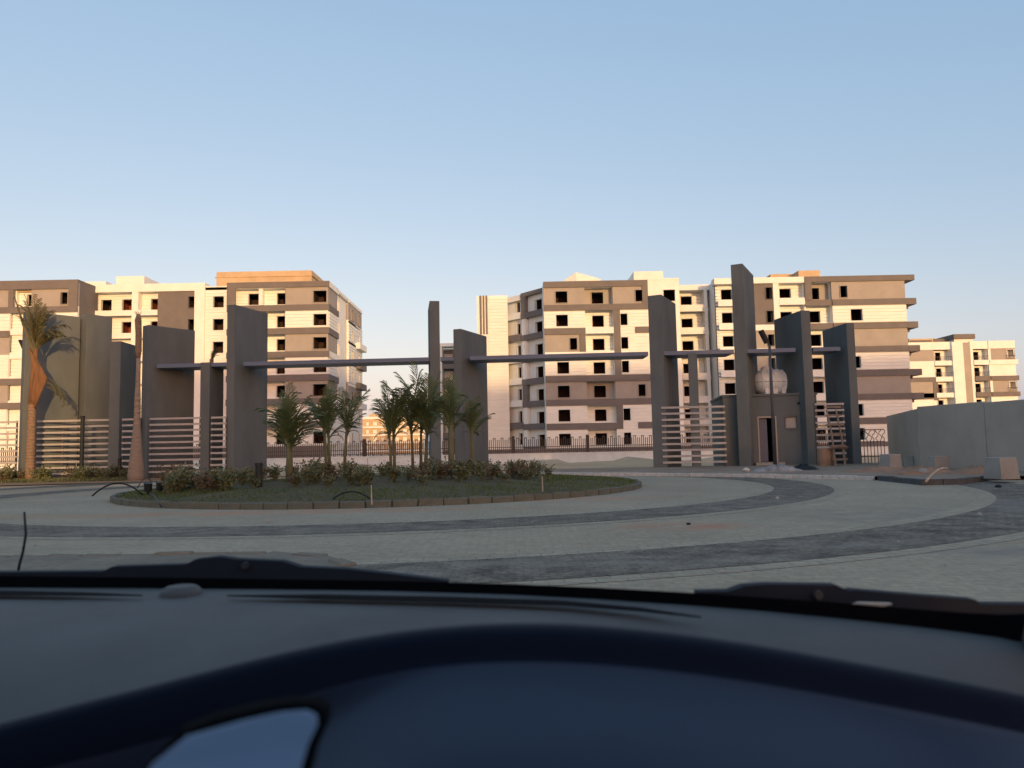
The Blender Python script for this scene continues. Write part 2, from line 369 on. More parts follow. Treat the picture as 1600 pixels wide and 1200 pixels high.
class Bld:
    """collects wall, cladding and band pieces of one building by part name"""
    def __init__(s, root): s.root = root; s.p = []; s.org = (0, 0, 0); s.ang = 0
    def mb(s, part):
        q = MB().frame(s.org, s.ang); s.p.append((part, q)); return q
    def at(s, org, ang=0.0): s.org = org; s.ang = ang
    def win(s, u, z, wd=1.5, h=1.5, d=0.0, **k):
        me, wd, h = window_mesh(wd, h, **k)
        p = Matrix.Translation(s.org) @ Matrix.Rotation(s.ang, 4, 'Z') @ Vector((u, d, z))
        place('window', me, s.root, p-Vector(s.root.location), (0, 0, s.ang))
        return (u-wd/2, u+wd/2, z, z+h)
    def done(s, mats):
        for k, q in s.p:
            q.build(k, M[mats[k]], s.root, kind='stuff' if k == 'cladding' else None)
MATS = {'white_wall': 'white', 'cladding': 'clad', 'brown_band': 'brown', 'tan_panel': 'tan', 'raw_wall': 'gold', 'parapet': 'white', 'body': 'white', 'roof': 'gold',
        'roof_room': 'gold', 'stair_tower': 'white', 'brown_wall': 'brown', 'railing': 'iron', 'balcony': 'white', 'brown_stripe': 'brown', 'plinth': 'brown', 'dark_recess': 'room', 'slab': 'brown'}

# ---- right-hand building (facade plane y = 98)
YB = 98.0
rb = thing('apartment_building', 'large unfinished cream and brown apartment block behind the right half of the gate', 'building', (20, YB, 0))
B = Bld(rb)
def XB(px, Y=YB, py=455): return P(px, py, Y).x
zt = P(930, 439, YB).z; z6 = P(930, 476.5, YB).z
FL = (P(930, 439, YB).z - P(930, 661, YB).z)/6.0
def BK(k): return zt - FL*(7-k)            # top of the band under storey k
SILL = .27
def storey(B, k, u0, u1, style, wins, d=0.0, ths=.3, extra=0.0, **kw):
    """one storey of plain wall between two bands, with window holes; wins = [(u_centre, width)]"""
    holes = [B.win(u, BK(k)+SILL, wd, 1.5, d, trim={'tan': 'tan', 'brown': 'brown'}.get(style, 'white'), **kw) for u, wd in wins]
    part = {'tan': 'tan_panel', 'brown': 'brown_wall'}.get(style, 'white_wall')
    wallbox(B.mb(part), u0, u1, BK(k)-.0, BK(k+1)-.0+extra, d, d+ths, holes)
    if style == 'clad':
        hh = [(a-.09, b+.09, c-.09, e+.09) for a, b, c, e in holes]
        boards(B.mb('cladding'), u0, u1, BK(k)+.02, BK(k+1)-.02, d, hh)
    return holes
def band(B, k, u0, u1, part='brown_band', proud=.18, d=0.0, h=.80, back=.31):
    B.mb(part).box(u0, u1, d-proud, d-proud+back if back > .31 else d+.0-.001, BK(k)-h, BK(k))
B.at((0, YB, 0))
xa, xb_, xc, xd, xe, xf = XB(849), XB(913), XB(957), XB(967.5), XB(1012), XB(990)
wa, wb, wc, wn, wl = (XB(877), 1.5), (XB(934.5), 1.5), (XB(973.5), .95), (XB(998), .95), (XB(894), .95)
for k in range(7):
    tanrow = k in (6, 2)
    storey(B, k, xa, xb_, 'tan' if k in (6, 4, 2) else 'clad', [wl if k == 4 else wa])
    storey(B, k, xb_, xc, 'tan' if tanrow else 'clad', [wb], d=1.1)                  # recess
    B.mb('white_wall').box(xb_, xc, -.02, 1.1, BK(k)-.30, BK(k)-.02)                   # recess floor
    if k not in (6, 3, 2, 1): B.mb('parapet').box(xb_+.01, xc-.01, -.12, .05, BK(k)-.75, BK(k)+.06)
    storey(B, k, xc, xe, 'tan' if tanrow else 'clad', [wn if tanrow else wc])
    B.mb('white_wall').box(xb_-.2, xb_, .3, 1.1, BK(k), BK(k+1)); B.mb('white_wall').box(xc, xc+.2, .3, 1.1, BK(k), BK(k+1))
for k, a, b in ((7, xa, xe), (6, xa, xe), (3, xa, xe), (2, xa, xe), (5, xa, xb_), (1, xa, XB(967)), (5, xf, xe+.9), (1, xf, xe)): band(B, k, a, b)
B.mb('brown_band').box(XB(1003), xe, -.17, -.001, BK(6), BK(7)-.8)
B.mb('brown_band').box(XB(904), xb_, -.17, -.001, BK(4)-.0, BK(5)-.8)
B.mb('brown_band').box(xc, xd, -.14, -.04, BK(3), BK(6)-.8); B.mb('brown_band').box(xc, xd, -.14, -.04, BK(1), BK(2)-.8)
B.mb('white_wall').box(xa, xe, 0, .3, BK(0)-1.6, BK(0)); B.mb('plinth').box(xa-9, XB(1430), -.15, -.001, BK(0)-1.7, BK(0)-.05)
B.mb('white_wall').box(xa, xa+.3, .3, 6, 0, BK(7))                                     # left return of the main front
# roof slabs of recesses
B.mb('white_wall').box(xb_, xc, 0, 1.3, BK(7)-.8, BK(7)-.02)
# white stair bay S5
xg = XB(1062)
for k in range(7):
    storey(B, k, xe+.001, xg, 'white', [(XB(1046), 1.5)], d=.25)
B.mb('parapet').box(xe, xg, .2, .5, BK(7), BK(7)+.25)
# deep centre recess R, back wall at y+5
xh, xi = XB(1098, 103), XB(1118, 103)
B.at((0, YB+5, 0)); u0 = XB(1060, 103); ztop = BK(7)-.1
for k in range(7):
    storey(B, k, u0-.6, xh, 'clad', [(XB(1071.5, 103), 1.5)])
    storey(B, k, xh, xi+2, 'white', [(XB(1106, 103), .9)])
    B.mb('balcony').box(u0-.2, xh-.25, -1.5, -1.35, BK(k)-.55, BK(k)+.35); B.mb('balcony').box(u0-.2, xh-.25, -1.35, 0, BK(k)-.3, BK(k)-.12)
    B.mb('balcony').box(xh+.2, xi-.2, -.5, -.001, BK(k)-.5, BK(k)+.05)
B.mb('white_wall').box(xh-.25, xh+.2, -1.5, -.001, 0, BK(7)-.4)
B.mb('parapet').box(u0-.6, xi+1, -1.55, .3, BK(7)-.75, BK(7)-.02)
B.at((0, YB, 0))
# S6 with windows + brown panel + white frame, S7 recessed balconies
xj, xk, xl, xm = XB(1120), XB(1149), XB(1208), XB(1257)
for k in range(7):
    storey(B, k, xj, xk, 'clad', [(XB(1137.5), 1.4)], d=.9)
    B.mb('balcony').box(xj+.15, xk, .1, .25, BK(k)-.55, BK(k)+.3); B.mb('balcony').box(xj+.15, xk, .25, .9, BK(k)-.4, BK(k)-.2)
    storey(B, k, xk, xl, 'brown' if k in (6, 5) else ('tan' if k in (4, 3) else 'white'), [(XB(1201.5), .85)], d=.1)
    storey(B, k, xl, xm, 'clad', [(XB(1231), 1.5)], d=1.1)
    B.mb('white_wall').box(xl, XB(1217), 0, 1.1, BK(k), BK(k+1))
    B.mb('balcony').box(XB(1217), xm-.01, -.05, .12, BK(k)-.55, BK(k)+.35); B.mb('balcony').box(XB(1217), xm, .12, 1.1, BK(k)-.3, BK(k)-.1)
    if k in (5, 4): B.mb('white_wall').box(xk, xl, -.02, .099, BK(k)-.75, BK(k)-.02)
B.mb('parapet').box(xj-.3, xm-.001, -.1, 1.4, BK(7)-.75, BK(7)+.02)
B.mb('white_wall').box(xj, xj+.3, .9, 5.2, 0, BK(7)-.05)                               # left return of S6
B.mb('white_wall').box(xm, xm+.2, .3, 1.1, 0, BK(7)-.8); B.mb('white_wall').box(xk-.001, xk+.2, .4, .9, 0, BK(7)-.8)
# S8 right wing
xn, xo, xp = XB(1268), XB(1299), XB(1414)
xq = XB(1429)
for k in range(7):
    st = 'tan' if k in (6, 4, 2) else 'clad'
    storey(B, k, xm, xo, 'tan' if k == 6 else 'clad', [(XB(1276), 1.4)], d=1.1)
    B.mb('balcony' if k not in (6, 5) else 'brown_band').box(xm+.01, xo-.01, -.05, .12, BK(k)-.75, BK(k)+.02); B.mb('balcony').box(xm, xo, .12, 1.1, BK(k)-.3, BK(k)-.1)
    storey(B, k, xo, xp, st, [(XB(1318), .95)] if st == 'tan' and k == 6 else ([(XB(1336), 1.5)] if k == 5 else ([(XB(1330), 1.4)] if st == 'clad' else [])))
    # side face and the little side balconies
    B.mb('white_wall').box(xp-.3, xp-.001, .3, 14, BK(k), BK(k+1))
    B.mb('brown_band').box(xp+.001, xq+.05*(7-k), -.2, 6, BK(k)-.8, BK(k))
    B.mb('slab').box(xp+.001, xq-.3, 1.2, 5.5, BK(k)-1.15, BK(k)-.81)
    band(B, k, xo if k in (6, 5) else XB(1283), xp) if k != 0 else None
B.mb('brown_band').box(xm, xq, -.19, 0, BK(7)-.72, BK(7)); B.mb('brown_band').box(xp+.001, xq, 0, 6, BK(7)-.72, BK(7))
B.mb('brown_band').box(xm, xn, -.17, -.001, BK(6), BK(7)-.72)
B.mb('white_wall').box(xo, xo+.2, .3, 1.1, 0, BK(7)-.8); B.mb('white_wall').box(xm, xp, 0, 1.2, BK(7)-.7, BK(7)-.05)
B.mb('white_wall').box(xj, xp, .3, .5, 0, BK(0))
# left wing: S1 grooved gable wall, S2 balcony stack, S3 oblique dark balcony stack
B.at((0, 107, 0)); s0, s1 = XB(745, 107, 480), XB(793, 107, 480); zl = P(770, 462, 107).z
B.mb('white_wall').box(s0, s1, 0, .3, 0, zl); boards(B.mb('cladding'), XB(762.5, 107, 480), s1, .6, zl-.15, 0)
boards(B.mb('cladding'), s0, XB(762, 107, 480), .6, P(760, 523, 107).z, 0)
for a, b in ((749.5, 752.5), (754.5, 757), (759, 761.5)): B.mb('brown_stripe').box(XB(a, 107, 480), XB(b, 107, 480), -.12, -.001, P(760, 523, 107).z+.05, zl+.02)
B.mb('white_wall').box(s0, s0+.3, .3, 12, 0, zl)
a2, b2 = Vector((s1, 107.6, 0)), Vector((XB(813, 106), 105.6, 0)); ang = math.atan2(b2.y-a2.y, b2.x-a2.x); L2 = (b2-a2).length
B.at(tuple(a2), ang)
for k in range(7):
    holes = [B.win(L2-.95, BK(k)+.1, .8, 2.0, .5)]
    wallbox(B.mb('white_wall'), -.6, L2+.3, BK(k), BK(k+1), .5, .8, holes)
    br = k in (5, 1, 4)
    B.mb('brown_band' if k in (4, 5) and k == 5 or k == 4 and False else ('brown_band' if k == 1 else 'balcony')).box(-.12, L2, -.1, .1, BK(k)-.35, BK(k)+.55)
    B.mb('white_wall').box(0, L2, .1, .5, BK(k)-.3, BK(k)-.1)
B.mb('balcony').box(-.12, L2, -.1, 1.2, BK(7)-.85, BK(7)-.1)
a3, b3 = Vector((XB(813.5, 105.3), 105.3, 0)), Vector((XB(848, 101.5), 101.5, 0)); ang = math.atan2(b3.y-a3.y, b3.x-a3.x); L3 = (b3-a3).length
B.at(tuple(a3), ang)
for k in range(7):
    holes = [B.win(L3-1.5, BK(k)+.2, 1.7, 1.6, .55)]
    wallbox(B.mb('white_wall'), -.5, L3+.6, BK(k), BK(k+1), .55, .85, holes)
    B.mb('brown_band').box(0, L3, -.05, .12, BK(k)-.55, BK(k)+.25); B.mb('brown_band').box(0, L3, .12, .55, BK(k)-.5, BK(k)-.25)
    if k in (6, 2): B.mb('brown_band').box(0, .9, 0, .5, BK(k)+.25, BK(k+1)-.55)
    else: B.mb('white_wall').box(.05, .9, .05, .5, BK(k)+.25, BK(k+1)-.55)
B.mb('brown_band').box(0, L3, -.05, 1.5, BK(7)-.55, BK(7))
# body behind, roof, roof rooms
B.at((0, 0, 0))
B.mb('roof').box(xa+.31, xe, 101.5, 116, BK(7)-1, BK(7)-.6); B.mb('roof').box(s0+.31, xa+.3, 109, 117, BK(7)-1.2, BK(7)-.8); B.mb('roof').box(xe, xp-.31, 103.4, 116, BK(7)-1, BK(7)-.6)
B.mb('body').box(s0+.31, xp-.31, 117.1, 117.4, 0, BK(7)-.5); B.mb('body').box(xp-.3, xp, 112, 117.4, 0, BK(7)-.9)
t = P(913, 430, 106).z
q = B.mb('stair_tower'); xs, xt2, xu = XB(850, 106), XB(899, 106), XB(940, 106)
q.add([(xs, 106, BK(7)-.6), (xt2, 104, BK(7)-.6), (xu, 107, BK(7)-.6), (xt2, 114, BK(7)-.6), (xs, 106, BK(7)+.15), (xt2, 104, t), (xu, 107, t-.35), (xt2, 114, t)],
      [(0,1,5,4),(1,2,6,5),(2,3,7,6),(3,0,4,7),(4,5,6,7)])
B.mb('stair_tower').box(XB(991, 103), XB(1037, 103), 103, 109, BK(7)-.6, P(1010, 424, 103).z)
B.mb('roof_room').box(XB(1249, 106), XB(1283, 106), 106, 112, BK(7)-.6, P(1265, 422.5, 106).z); B.mb('roof_room').box(XB(1205, 108), XB(1249, 108), 108, 113, BK(7)-.6, P(1230, 428, 108).z)
B.done(MATS)

# ---- left-hand building
lb = thing('apartment_building', 'unfinished cream and brown apartment block behind the left half of the gate', 'building', (-38, YB, 0))
B = Bld(lb)
zt = P(440, 440.5, YB).z; FL = (P(440, 440.5, YB).z - P(440, 660, YB).z)/6.0
B.at((0, YB, 0))
xa, xb_, xc = XB(355), XB(369), XB(446)
xd = -23.55
zcol = XB(407)
for k in range(7):
    st = 'tan' if k in (6, 4, 2) else 'clad'
    hs = storey(B, k, xa, xc, 'clad', [(XB(392.5), 1.45), (XB(437.5), 1.4)], d=1.1)
    storey(B, k, xc, xd, st, [(xd-1.05, 1.7)], ths=.3, side=0.0)
    B.mb('white_wall').box(xc, xc+.2, .3, 1.1, BK(k), BK(k+1)); B.mb('white_wall').box(xa, xa+.3, 0, 1.1, BK(k), BK(k+1)); B.mb('white_wall').box(zcol-.25, zcol+.25, .1, 1.1, BK(k)+.06, BK(k+1)-.8)
    B.mb('white_wall').box(xa, xc, .05, 1.1, BK(k)-.3, BK(k)-.02)
    if k: B.mb('brown_band').box(xa, xd+.17, -.17, -.001, BK(k)-.8, BK(k)+.0); B.mb('brown_band').box(xa+.3, xc, 0, .15, BK(k)-.8, BK(k)+.02)
B.mb('brown_band').box(xa, xd+.17, -.18, -.001, BK(7)-.75, BK(7)); B.mb('white_wall').box(xa, xc, 0, 1.2, BK(7)-.8, BK(7)-.03)
B.mb('brown_band').box(xa, xb_, -.16, -.001, BK(6), BK(7)-.75)
B.mb('white_wall').box(xa, xd, 0, .3, 0, BK(0)); B.mb('plinth').box(xa-14, xd+.1, -.14, -.001, BK(0)-1.9, BK(0)-.02)
# right side wall (u runs away from the camera)
B.at((xd, YB, 0), R(90))
for k in range(7):
    st = 'tan' if k in (6, 4, 2) else 'clad'
    storey(B, k, .3, 5.2, st, [])
    if k: B.mb('brown_band' if k in (5, 7, 6, 3) else 'parapet').box(0, 5.4, -.171, -.001, BK(k)-.8, BK(k))
    storey(B, k, 5.2, 12.2, 'white', [(7.2, .6)], d=.35)
    storey(B, k, 12.2, 22, 'tan' if k in (6, 2) else 'clad', [(14.5, 1.0), (19.5, 1.0)], d=.0)
    if k in (4, 3, 2, 5): B.mb('brown_band' if k in (4, 3) else 'balcony').box(17, 22.2, -.75, -.002, BK(k)-.55, BK(k)+.35)
    B.mb('parapet').box(12.2, 22.1, -.10, -.001, BK(k+1)-.45, BK(k+1)-.1)
B.mb('parapet').box(0, 5.4, -.18, .3, BK(7)-.75, BK(7)-.001); B.mb('parapet').box(5.2, 22.1, -.05, .5, BK(7)-.4, BK(7)+.05)
B.mb('white_wall').box(5.0, 5.2, .3, .7, 0, BK(7)-.8); B.mb('white_wall').box(.3, 22, .3, .5, 0, BK(0))
# middle section L1, plane y = 100
B.at((0, 100, 0))
def X1(px): return XB(px, 100, 470)
r0, r1, r2, r3, r4, r5, r6 = X1(122), X1(131), X1(206), X1(216), X1(246), X1(304), X1(320)
r7 = X1(356)
for k in range(7):
    B.mb('white_wall').box(r0-1, r1, 0, 1.2, BK(k), BK(k+1)); B.mb('white_wall').box(r2, r3, 0, 1.2, BK(k), BK(k+1))
    storey(B, k, r1, r2, 'clad', [(X1(159.5), 1.4)], d=1.2) if False else None
    h1 = B.win(X1(159.5), BK(k)+SILL, 1.4, 1.5, 1.2); h2 = B.win(X1(192.5), BK(k)+SILL, 1.4, 1.5, 1.2, room='sunlitroom')
    wallbox(B.mb('white_wall'), r1, r2, BK(k), BK(k+1), 1.2, 1.5, [h1, h2]); boards(B.mb('cladding'), r1, r2, BK(k)+.02, BK(k+1)-.02, 1.2, [(a-.09, b+.09, c-.09, e+.09) for a, b, c, e in (h1, h2)])
    storey(B, k, r3, r4, 'clad', [(X1(238), 1.35)], d=1.2, room='sunlitroom')
    storey(B, k, r4, r5, 'brown' if k > 3 else 'tan', [(X1(299), .8)], d=.12)
    B.mb('white_wall').box(r5, r6, -.05, 1.0, BK(k), BK(k+1))
    storey(B, k, r6, r7, 'clad', [(X1(340.5), 1.45)], d=.3)
    B.mb('parapet').box(r6, r7, .24, .299, BK(k)-.12, BK(k)+.02)
    for a, b in ((r1, r2), (r3, r4)):
        B.mb('balcony').box(a+.001, b-.001, 0, .15, BK(k)-.62, BK(k)+.1); B.mb('balcony').box(a, b, .15, 1.2, BK(k)-.35, BK(k)-.1)
B.mb('parapet').box(r0-1, r6-.001, -.04, 1.5, BK(7)-.5, P(230, 443.5, 100).z); B.mb('parapet').box(r6, r7, .2, 1.4, BK(7)-.4, BK(7)+.1)
B.mb('white_wall').box(r0-1, r7, .3, 1.6, 0, BK(0)-.4)
# far-left wing L0, plane y = 96
B.at((0, 96, 0))
def X0(px): return XB(px, 96, 470)
q0, q1 = X0(-150), X0(122)
for k in range(7):
    if k == 6:
        storey(B, k, q0, X0(22), 'tan', [(X0(-60), 1.5)]); storey(B, k, X0(22), X0(49), 'clad', [(X0(42.5), 1.1)], d=.9); storey(B, k, X0(49), q1, 'tan', [(X0(100.5), .9)])
        B.mb('white_wall').box(X0(22), X0(22)+.15, .3, .9, BK(k), BK(k+1)); B.mb('white_wall').box(X0(49), X0(49)+.15, .3, .9, BK(k), BK(k+1))
    else:
        storey(B, k, q0, X0(17), 'tan' if k in (4, 2) else 'clad', [(X0(-60), 1.5)])
        storey(B, k, X0(17), X0(49), 'clad', [(X0(42.5), 1.1)], d=.5); storey(B, k, X0(49), q1, 'tan' if k in (4, 2) else 'clad', [(X0(100.5), .9)])
        B.mb('balcony').box(X0(17), X0(49), .1, .3, BK(k)-.5, BK(k)+.3)
    B.mb('brown_wall').box(q1-.3, q1-.001, .3, 4.5, BK(k), BK(k+1))
for k in (7, 6, 3, 2): B.mb('brown_band').box(q0, q1, -.18, -.001, BK(k)-.8, BK(k))
B.mb('brown_band').box(q0, X0(17), -.18, -.001, BK(5)-.8, BK(5)); B.mb('brown_band').box(X0(108), q1, -.17, -.001, BK(6), BK(7)-.8); B.mb('brown_band').box(X0(14), X0(22), -.17, -.001, BK(6), BK(7)-.8)
B.mb('brown_band').box(q0, q1+.02, -.18, 5, BK(7), BK(7)+.35); B.mb('white_wall').box(q0, q1, 0, .3, 0, BK(0))
B.at((0, 0, 0))
B.mb('roof').box(q0, q1-.31, 96.4, 118, BK(7)-1, BK(7)-.6); B.mb('roof').box(q1-.3, xd-.6, 101.7, 118, BK(7)-1, BK(7)-.55); B.mb('body').box(q0, xd-.6, 119.6, 119.9, 0, BK(7)-.5)
B.mb('body').box(q0-.3, q0, 96, 119.9, 0, BK(7))
B.mb('roof_room').box(XB(338, 101.8), XB(487, 101.8), 101.8, 109, BK(7)-.6, P(420, 423.5, 101.8).z); B.mb('roof_room').box(XB(337, 101.8)-.1, XB(488, 101.8)+.1, 101.7, 109.1, P(420, 431.5, 101.8).z-.08, P(420, 431.5, 101.8).z)
B.mb('stair_tower').box(XB(181, 104), XB(225, 104), 104, 112, BK(7)-.6, P(205, 431.5, 104).z); B.mb('stair_tower').box(XB(80, 104), XB(165, 104), 104, 110, BK(7)-.6, P(120, 440.5, 104).z)
B.done(MATS)

# ---- far right building, plane y = 144
fr = thing('apartment_building', 'finished cream apartment block with balconies rising beyond the grey wall at far right', 'building', (85, 144, 0))
B = Bld(fr); B.at((0, 144, 0))
def XF(px): return P(px, 570, 144).x
def ZF(py, px=1510): return P(px, py, 144).z
zt = ZF(533.5); FL = ZF(545.5)-ZF(570.5); zs = [ZF(545.5+25*i) for i in range(7)]       # top of openings per storey from the top
g0, g1, g2, g3, g4, g5, g6 = XF(1400), XF(1460), XF(1487), XF(1504), XF(1517), XF(1545), XF(1587)
B.mb('parapet').box(g0, g2, -.06, .3, zs[0], zt); B.mb('parapet').box(g4, g5, -.06, .3, zs[0], zt); B.mb('parapet').box(g5+.05, g6, -.2, .3, zs[0], zt)
B.mb('white_wall').box(g2, g3, -.5, .3, 0, zt-.1); B.mb('tan_panel').box(g3, g4, -.1, .3, 0, zt-.2)
B.mb('white_wall').box(g4, XF(1521.5), -.03, .3, 0, zs[0]); B.mb('white_wall').box(g5-.001, XF(1549), -.05, .3, 0, zs[0])
for i in range(5):
    z1, z0 = zs[i], zs[i]-2.15; zb = zs[i+1]
    B.mb('tan_panel' if i in (0, 2) else 'white_wall').box(g0, g1, 0, .3, z0, z1); B.mb('brown_band' if i == 1 else 'white_wall').box(g0, g1 if i != 1 else g1+.4, -.08, .3, zb, z0)
    if i == 2: B.mb('brown_band').box(XF(1456), g1+.4, -.1, -.001, zb-.5, z1)
    B.mb('brown_band').box(g0, g1+.4, -.08, -.001, zb-.3, z0) if i == 2 else None
    for a, b in ((g1, g2), (XF(1521.5), g5)):
        mid = a+(b-a)*.42
        hole = [(mid-.5, mid+.5, z0, z0+1.75)]
        me, _, _ = window_mesh(1.0, 1.7, 1.6, .2, .2, 'room', 'white')
        place('window', me, fr, Vector((mid, 144+1.2, z0+.02))-Vector(fr.location))
        wallbox(B.mb('white_wall'), a, b, z0, z1, 1.2, 1.4, hole); None
        B.mb('balcony' if not (b == g5 and i in (1, 2)) else 'brown_band').box(a, b, -.25, .1, zb, z0+.02); B.mb('balcony').box(a, b, .1, 1.2, zb+.5, z0)
        rail = B.mb('railing')
        for j in range(9):
            x = a+(b-a)*(j+.5)/9; rail.box(x-.02, x+.02, -.14, -.10, z0+.02, z0+.75)
        rail.box(a, b, -.15, -.09, z0+.75, z0+.82)
        B.mb('white_wall').box(b-.15, b, .3, 1.2, z0, z1)
    hole = [(XF(1574), XF(1585), z0+.5, z0+1.9)]
    wallbox(B.mb('tan_panel' if i in (0, 2) else 'white_wall'), XF(1549), g6, z0, z1, 0, .3, hole if i in (0, 2) else [])
    if i in (0, 2):
        me, _, _ = window_mesh(1.2, 1.4, .6, .1, .3, 'curtain', 'white'); place('window', me, fr, Vector(((hole[0][0]+hole[0][1])/2, 144, z0+.5))-Vector(fr.location))
        rail = B.mb('railing')
        for j in range(6):
            x = XF(1573)+.27*j; rail.box(x-.02, x+.02, -.24, -.2, z0+.02, z0+.75)
        rail.box(XF(1572), g6, -.25, -.19, z0+.75, z0+.82)
    B.mb('brown_band' if i in (1, 2) else 'parapet').box(XF(1546), g6+.35, -.25, .3, zb, z0)
B.mb('white_wall').box(g0, g6, 0, .3, 0, zs[5]); B.mb('white_wall').box(g6-.3, g6, .3, 16, 0, zt-.2); B.mb('roof').box(g0, g6-.3, .4, 16, zt-1.1, zt-.8)
B.mb('body').box(g0, g6, 16, 16.3, 0, zt-.3); B.mb('body').box(g0-.3, g0, 0, 16.3, 0, zt-.3)
B.mb('roof_room').box(XF(1436), XF(1474), 3, 9, zt-.8, ZF(524.5)); B.mb('brown_wall').box(XF(1437), XF(1472), 2.9, 3, zt, ZF(527))
B.mb('brown_wall').box(XF(1503), XF(1537), 2, 9, ZF(527), ZF(519.5)); B.mb('stair_tower').box(XF(1505), XF(1535), 2.4, 8.8, zt-.8, ZF(527)-.01); B.mb('slab').box(XF(1476), XF(1503)-.01, 4, 9, zt-.6, ZF(524))
B.done(MATS)

# ---- narrow grey block seen between the two tall pylons
nb = thing('apartment_building', 'narrow grey-brown block with stacked dark balconies seen in the gap between centre pylons', 'building', (-9, 132, 0))
B = Bld(nb); B.at((0, 132, 0))
def XN(px): return P(px, 580, 132).x
zt = P(700, 538, 132).z; FL = 2.98; n0, n1 = XN(688.5), XN(750)
B.mb('white_wall').box(n0, XN(692), -1.3, .3, 0, zt)
for k in range(7):
    z0 = zt-.9-FL*(k+1)
    h = [B.win(XN(700), z0+.1, 1.3, 2.1, 1.1), B.win(XN(724), z0+.5, 1.5, 1.5, 1.1)]
    wallbox(B.mb('brown_wall'), XN(692), n1, z0, z0+FL, 1.1, 1.4, h)
    B.mb('brown_band').box(XN(692)+.01, n1, -1.4, -1.2, z0-.5, z0+.5); B.mb('slab').box(XN(692), n1, -1.2, 1.1, z0-.3, z0-.1)
B.mb('parapet').box(n0-.3, n1, -1.5, 1.5, zt-.55, zt); B.mb('body').box(n0, n1, 1.5, 12, 0, zt-.6)
B.done(MATS)

# ---- low far building between the palms
fm = thing('apartment_building', 'distant low sunlit cream apartment block between the date palms', 'building', (-48, 290, 0))
B = Bld(fm); B.at((0, 290, 0))
def XM(px): return P(px, 670, 290).x
zt = P(600, 651, 290).z; m0, m1 = XM(545), XM(662); FL = 2.98
for k in range(5):
    z0 = zt-.9-FL*(k+1); hs = []
    for j in range(10):
        u = m0+(m1-m0)*(j+.5)/10; hs.append(B.win(u, z0+.6, 1.6 if j % 2 else 1.2, 1.5, 0, depth=1.6, side=.1, trim='gold'))
    wallbox(B.mb('raw_wall'), m0, m1, z0, z0+FL, 0, .3, hs); B.mb('parapet').box(m0-.2, m1+.2, -.5, -.001, z0-.35, z0+.25)
B.mb('parapet').box(m0-.2, m1+.2, -.5, .3, zt-.9, zt); B.mb('roof_room').box(XM(575), XM(602), 2, 8, zt-.8, zt+1.2); B.mb('body').box(m0, m1, .4, 14, 0, zt-.5)
B.done(MATS)

# ---- the blocks behind the car whose shadow lies over the gate
def caster(w0, w1, q, H, name_label):
    ca, sa = math.cos(SUN_AZ), math.sin(SUN_AZ)
    def pt(w_, q_): return Vector((ca*w_ + sa*q_, sa*w_ - ca*q_, 0))
    a = pt(w0, q); r = thing('apartment_building', name_label, 'building', tuple(a)); B = Bld(r); B.at(tuple(a), math.atan2(sa, ca))
    L = w1-w0; n = int(H//3)
    q_ = B.mb('white_wall'); holes = []
    for k in range(n):
        for j in range(int(L//6)): holes.append(B.win(3+6*j, -.0+k*3+.9, 1.5, 1.5, -12) if False else None)
    q_.box(0, L, -14, 0, 0, H)
    for k in range(1, n+1): B.mb('brown_band').box(-.15, L+.15, -14.15, .15, k*3-.5, k*3)
    B.mb('parapet').box(-.1, L+.1, -14.1, .1, H, H+.6)
    for k in range(n):
        for j in range(int(L//6)):
            me, _, _ = window_mesh(1.5, 1.5, .5, .0, -.55, 'room', 'white')
            p = Matrix.Rotation(math.atan2(sa, ca), 4, 'Z') @ Vector((3+6*j, .02, k*3+.7)); place('window', me, r, p, (0, 0, math.atan2(sa, ca)+math.pi))
    B.done(MATS)
caster(-7, 23.5, 150, 36.7, 'cream apartment block standing behind the car, out of the picture, nearer the road')
caster(-80, -7.1, 14, 4.7, 'low cream single-storey building behind the car to the left, out of the picture')
caster(24, 101, 150, 33.6, 'longer cream apartment block behind the car to the right, out of the picture')

# ------------------------------------------------------------------ low wall and iron fence behind the gate
YFN = 62.0
fw = thing('boundary_wall', 'low cream wall under the iron fence behind the gate', 'wall', (0, YFN, 0))
q = MB(); q.box(-75, 40, YFN, YFN+.3, -.05, .72); q.build('wall', M['lowwall'], fw); q = MB(); q.box(-75, 40, YFN-.04, YFN+.34, .722, .80); q.build('coping', M['lowwall'], fw)
fe = thing('metal_fence', 'dark brown iron picket fence on the low cream wall behind the gate', 'fence', (0, YFN+.15, .8))
q = MB(); q.box(-.105, -.05, -.025, .025, .05, 1.28); q.box(.05, .105, -.025, .025, .05, 1.28); q.box(-.05, .05, -.025, .025, 1.22, 1.28); pick = q.mesh('picket', M['iron'])
q = MB(); q.box(-.105, -.05, -.025, .025, .05, 1.12); q.box(.05, .105, -.025, .025, .05, 1.12); q.box(-.05, .05, -.025, .025, .05, .11); pick2 = q.mesh('picket', M['iron'])
i = 0; x = -62.0
while x < 27.0:
    place('picket', pick if i % 2 == 0 else pick2, fe, (x, 0, random.uniform(-.015, .015))); x += .315; i += 1
for z in (.16, .48):
    q = MB(); q.box(-62, 27, YFN+.12, YFN+.18, .8+z, .8+z+.05); q.build('rail', M['iron'], fe)
for x in range(-60, 28, 6):
    q = MB(); q.box(x-.12, x+.12, YFN+.03, YFN+.27, .8, 2.2); q.build('post', M['iron'], fe)

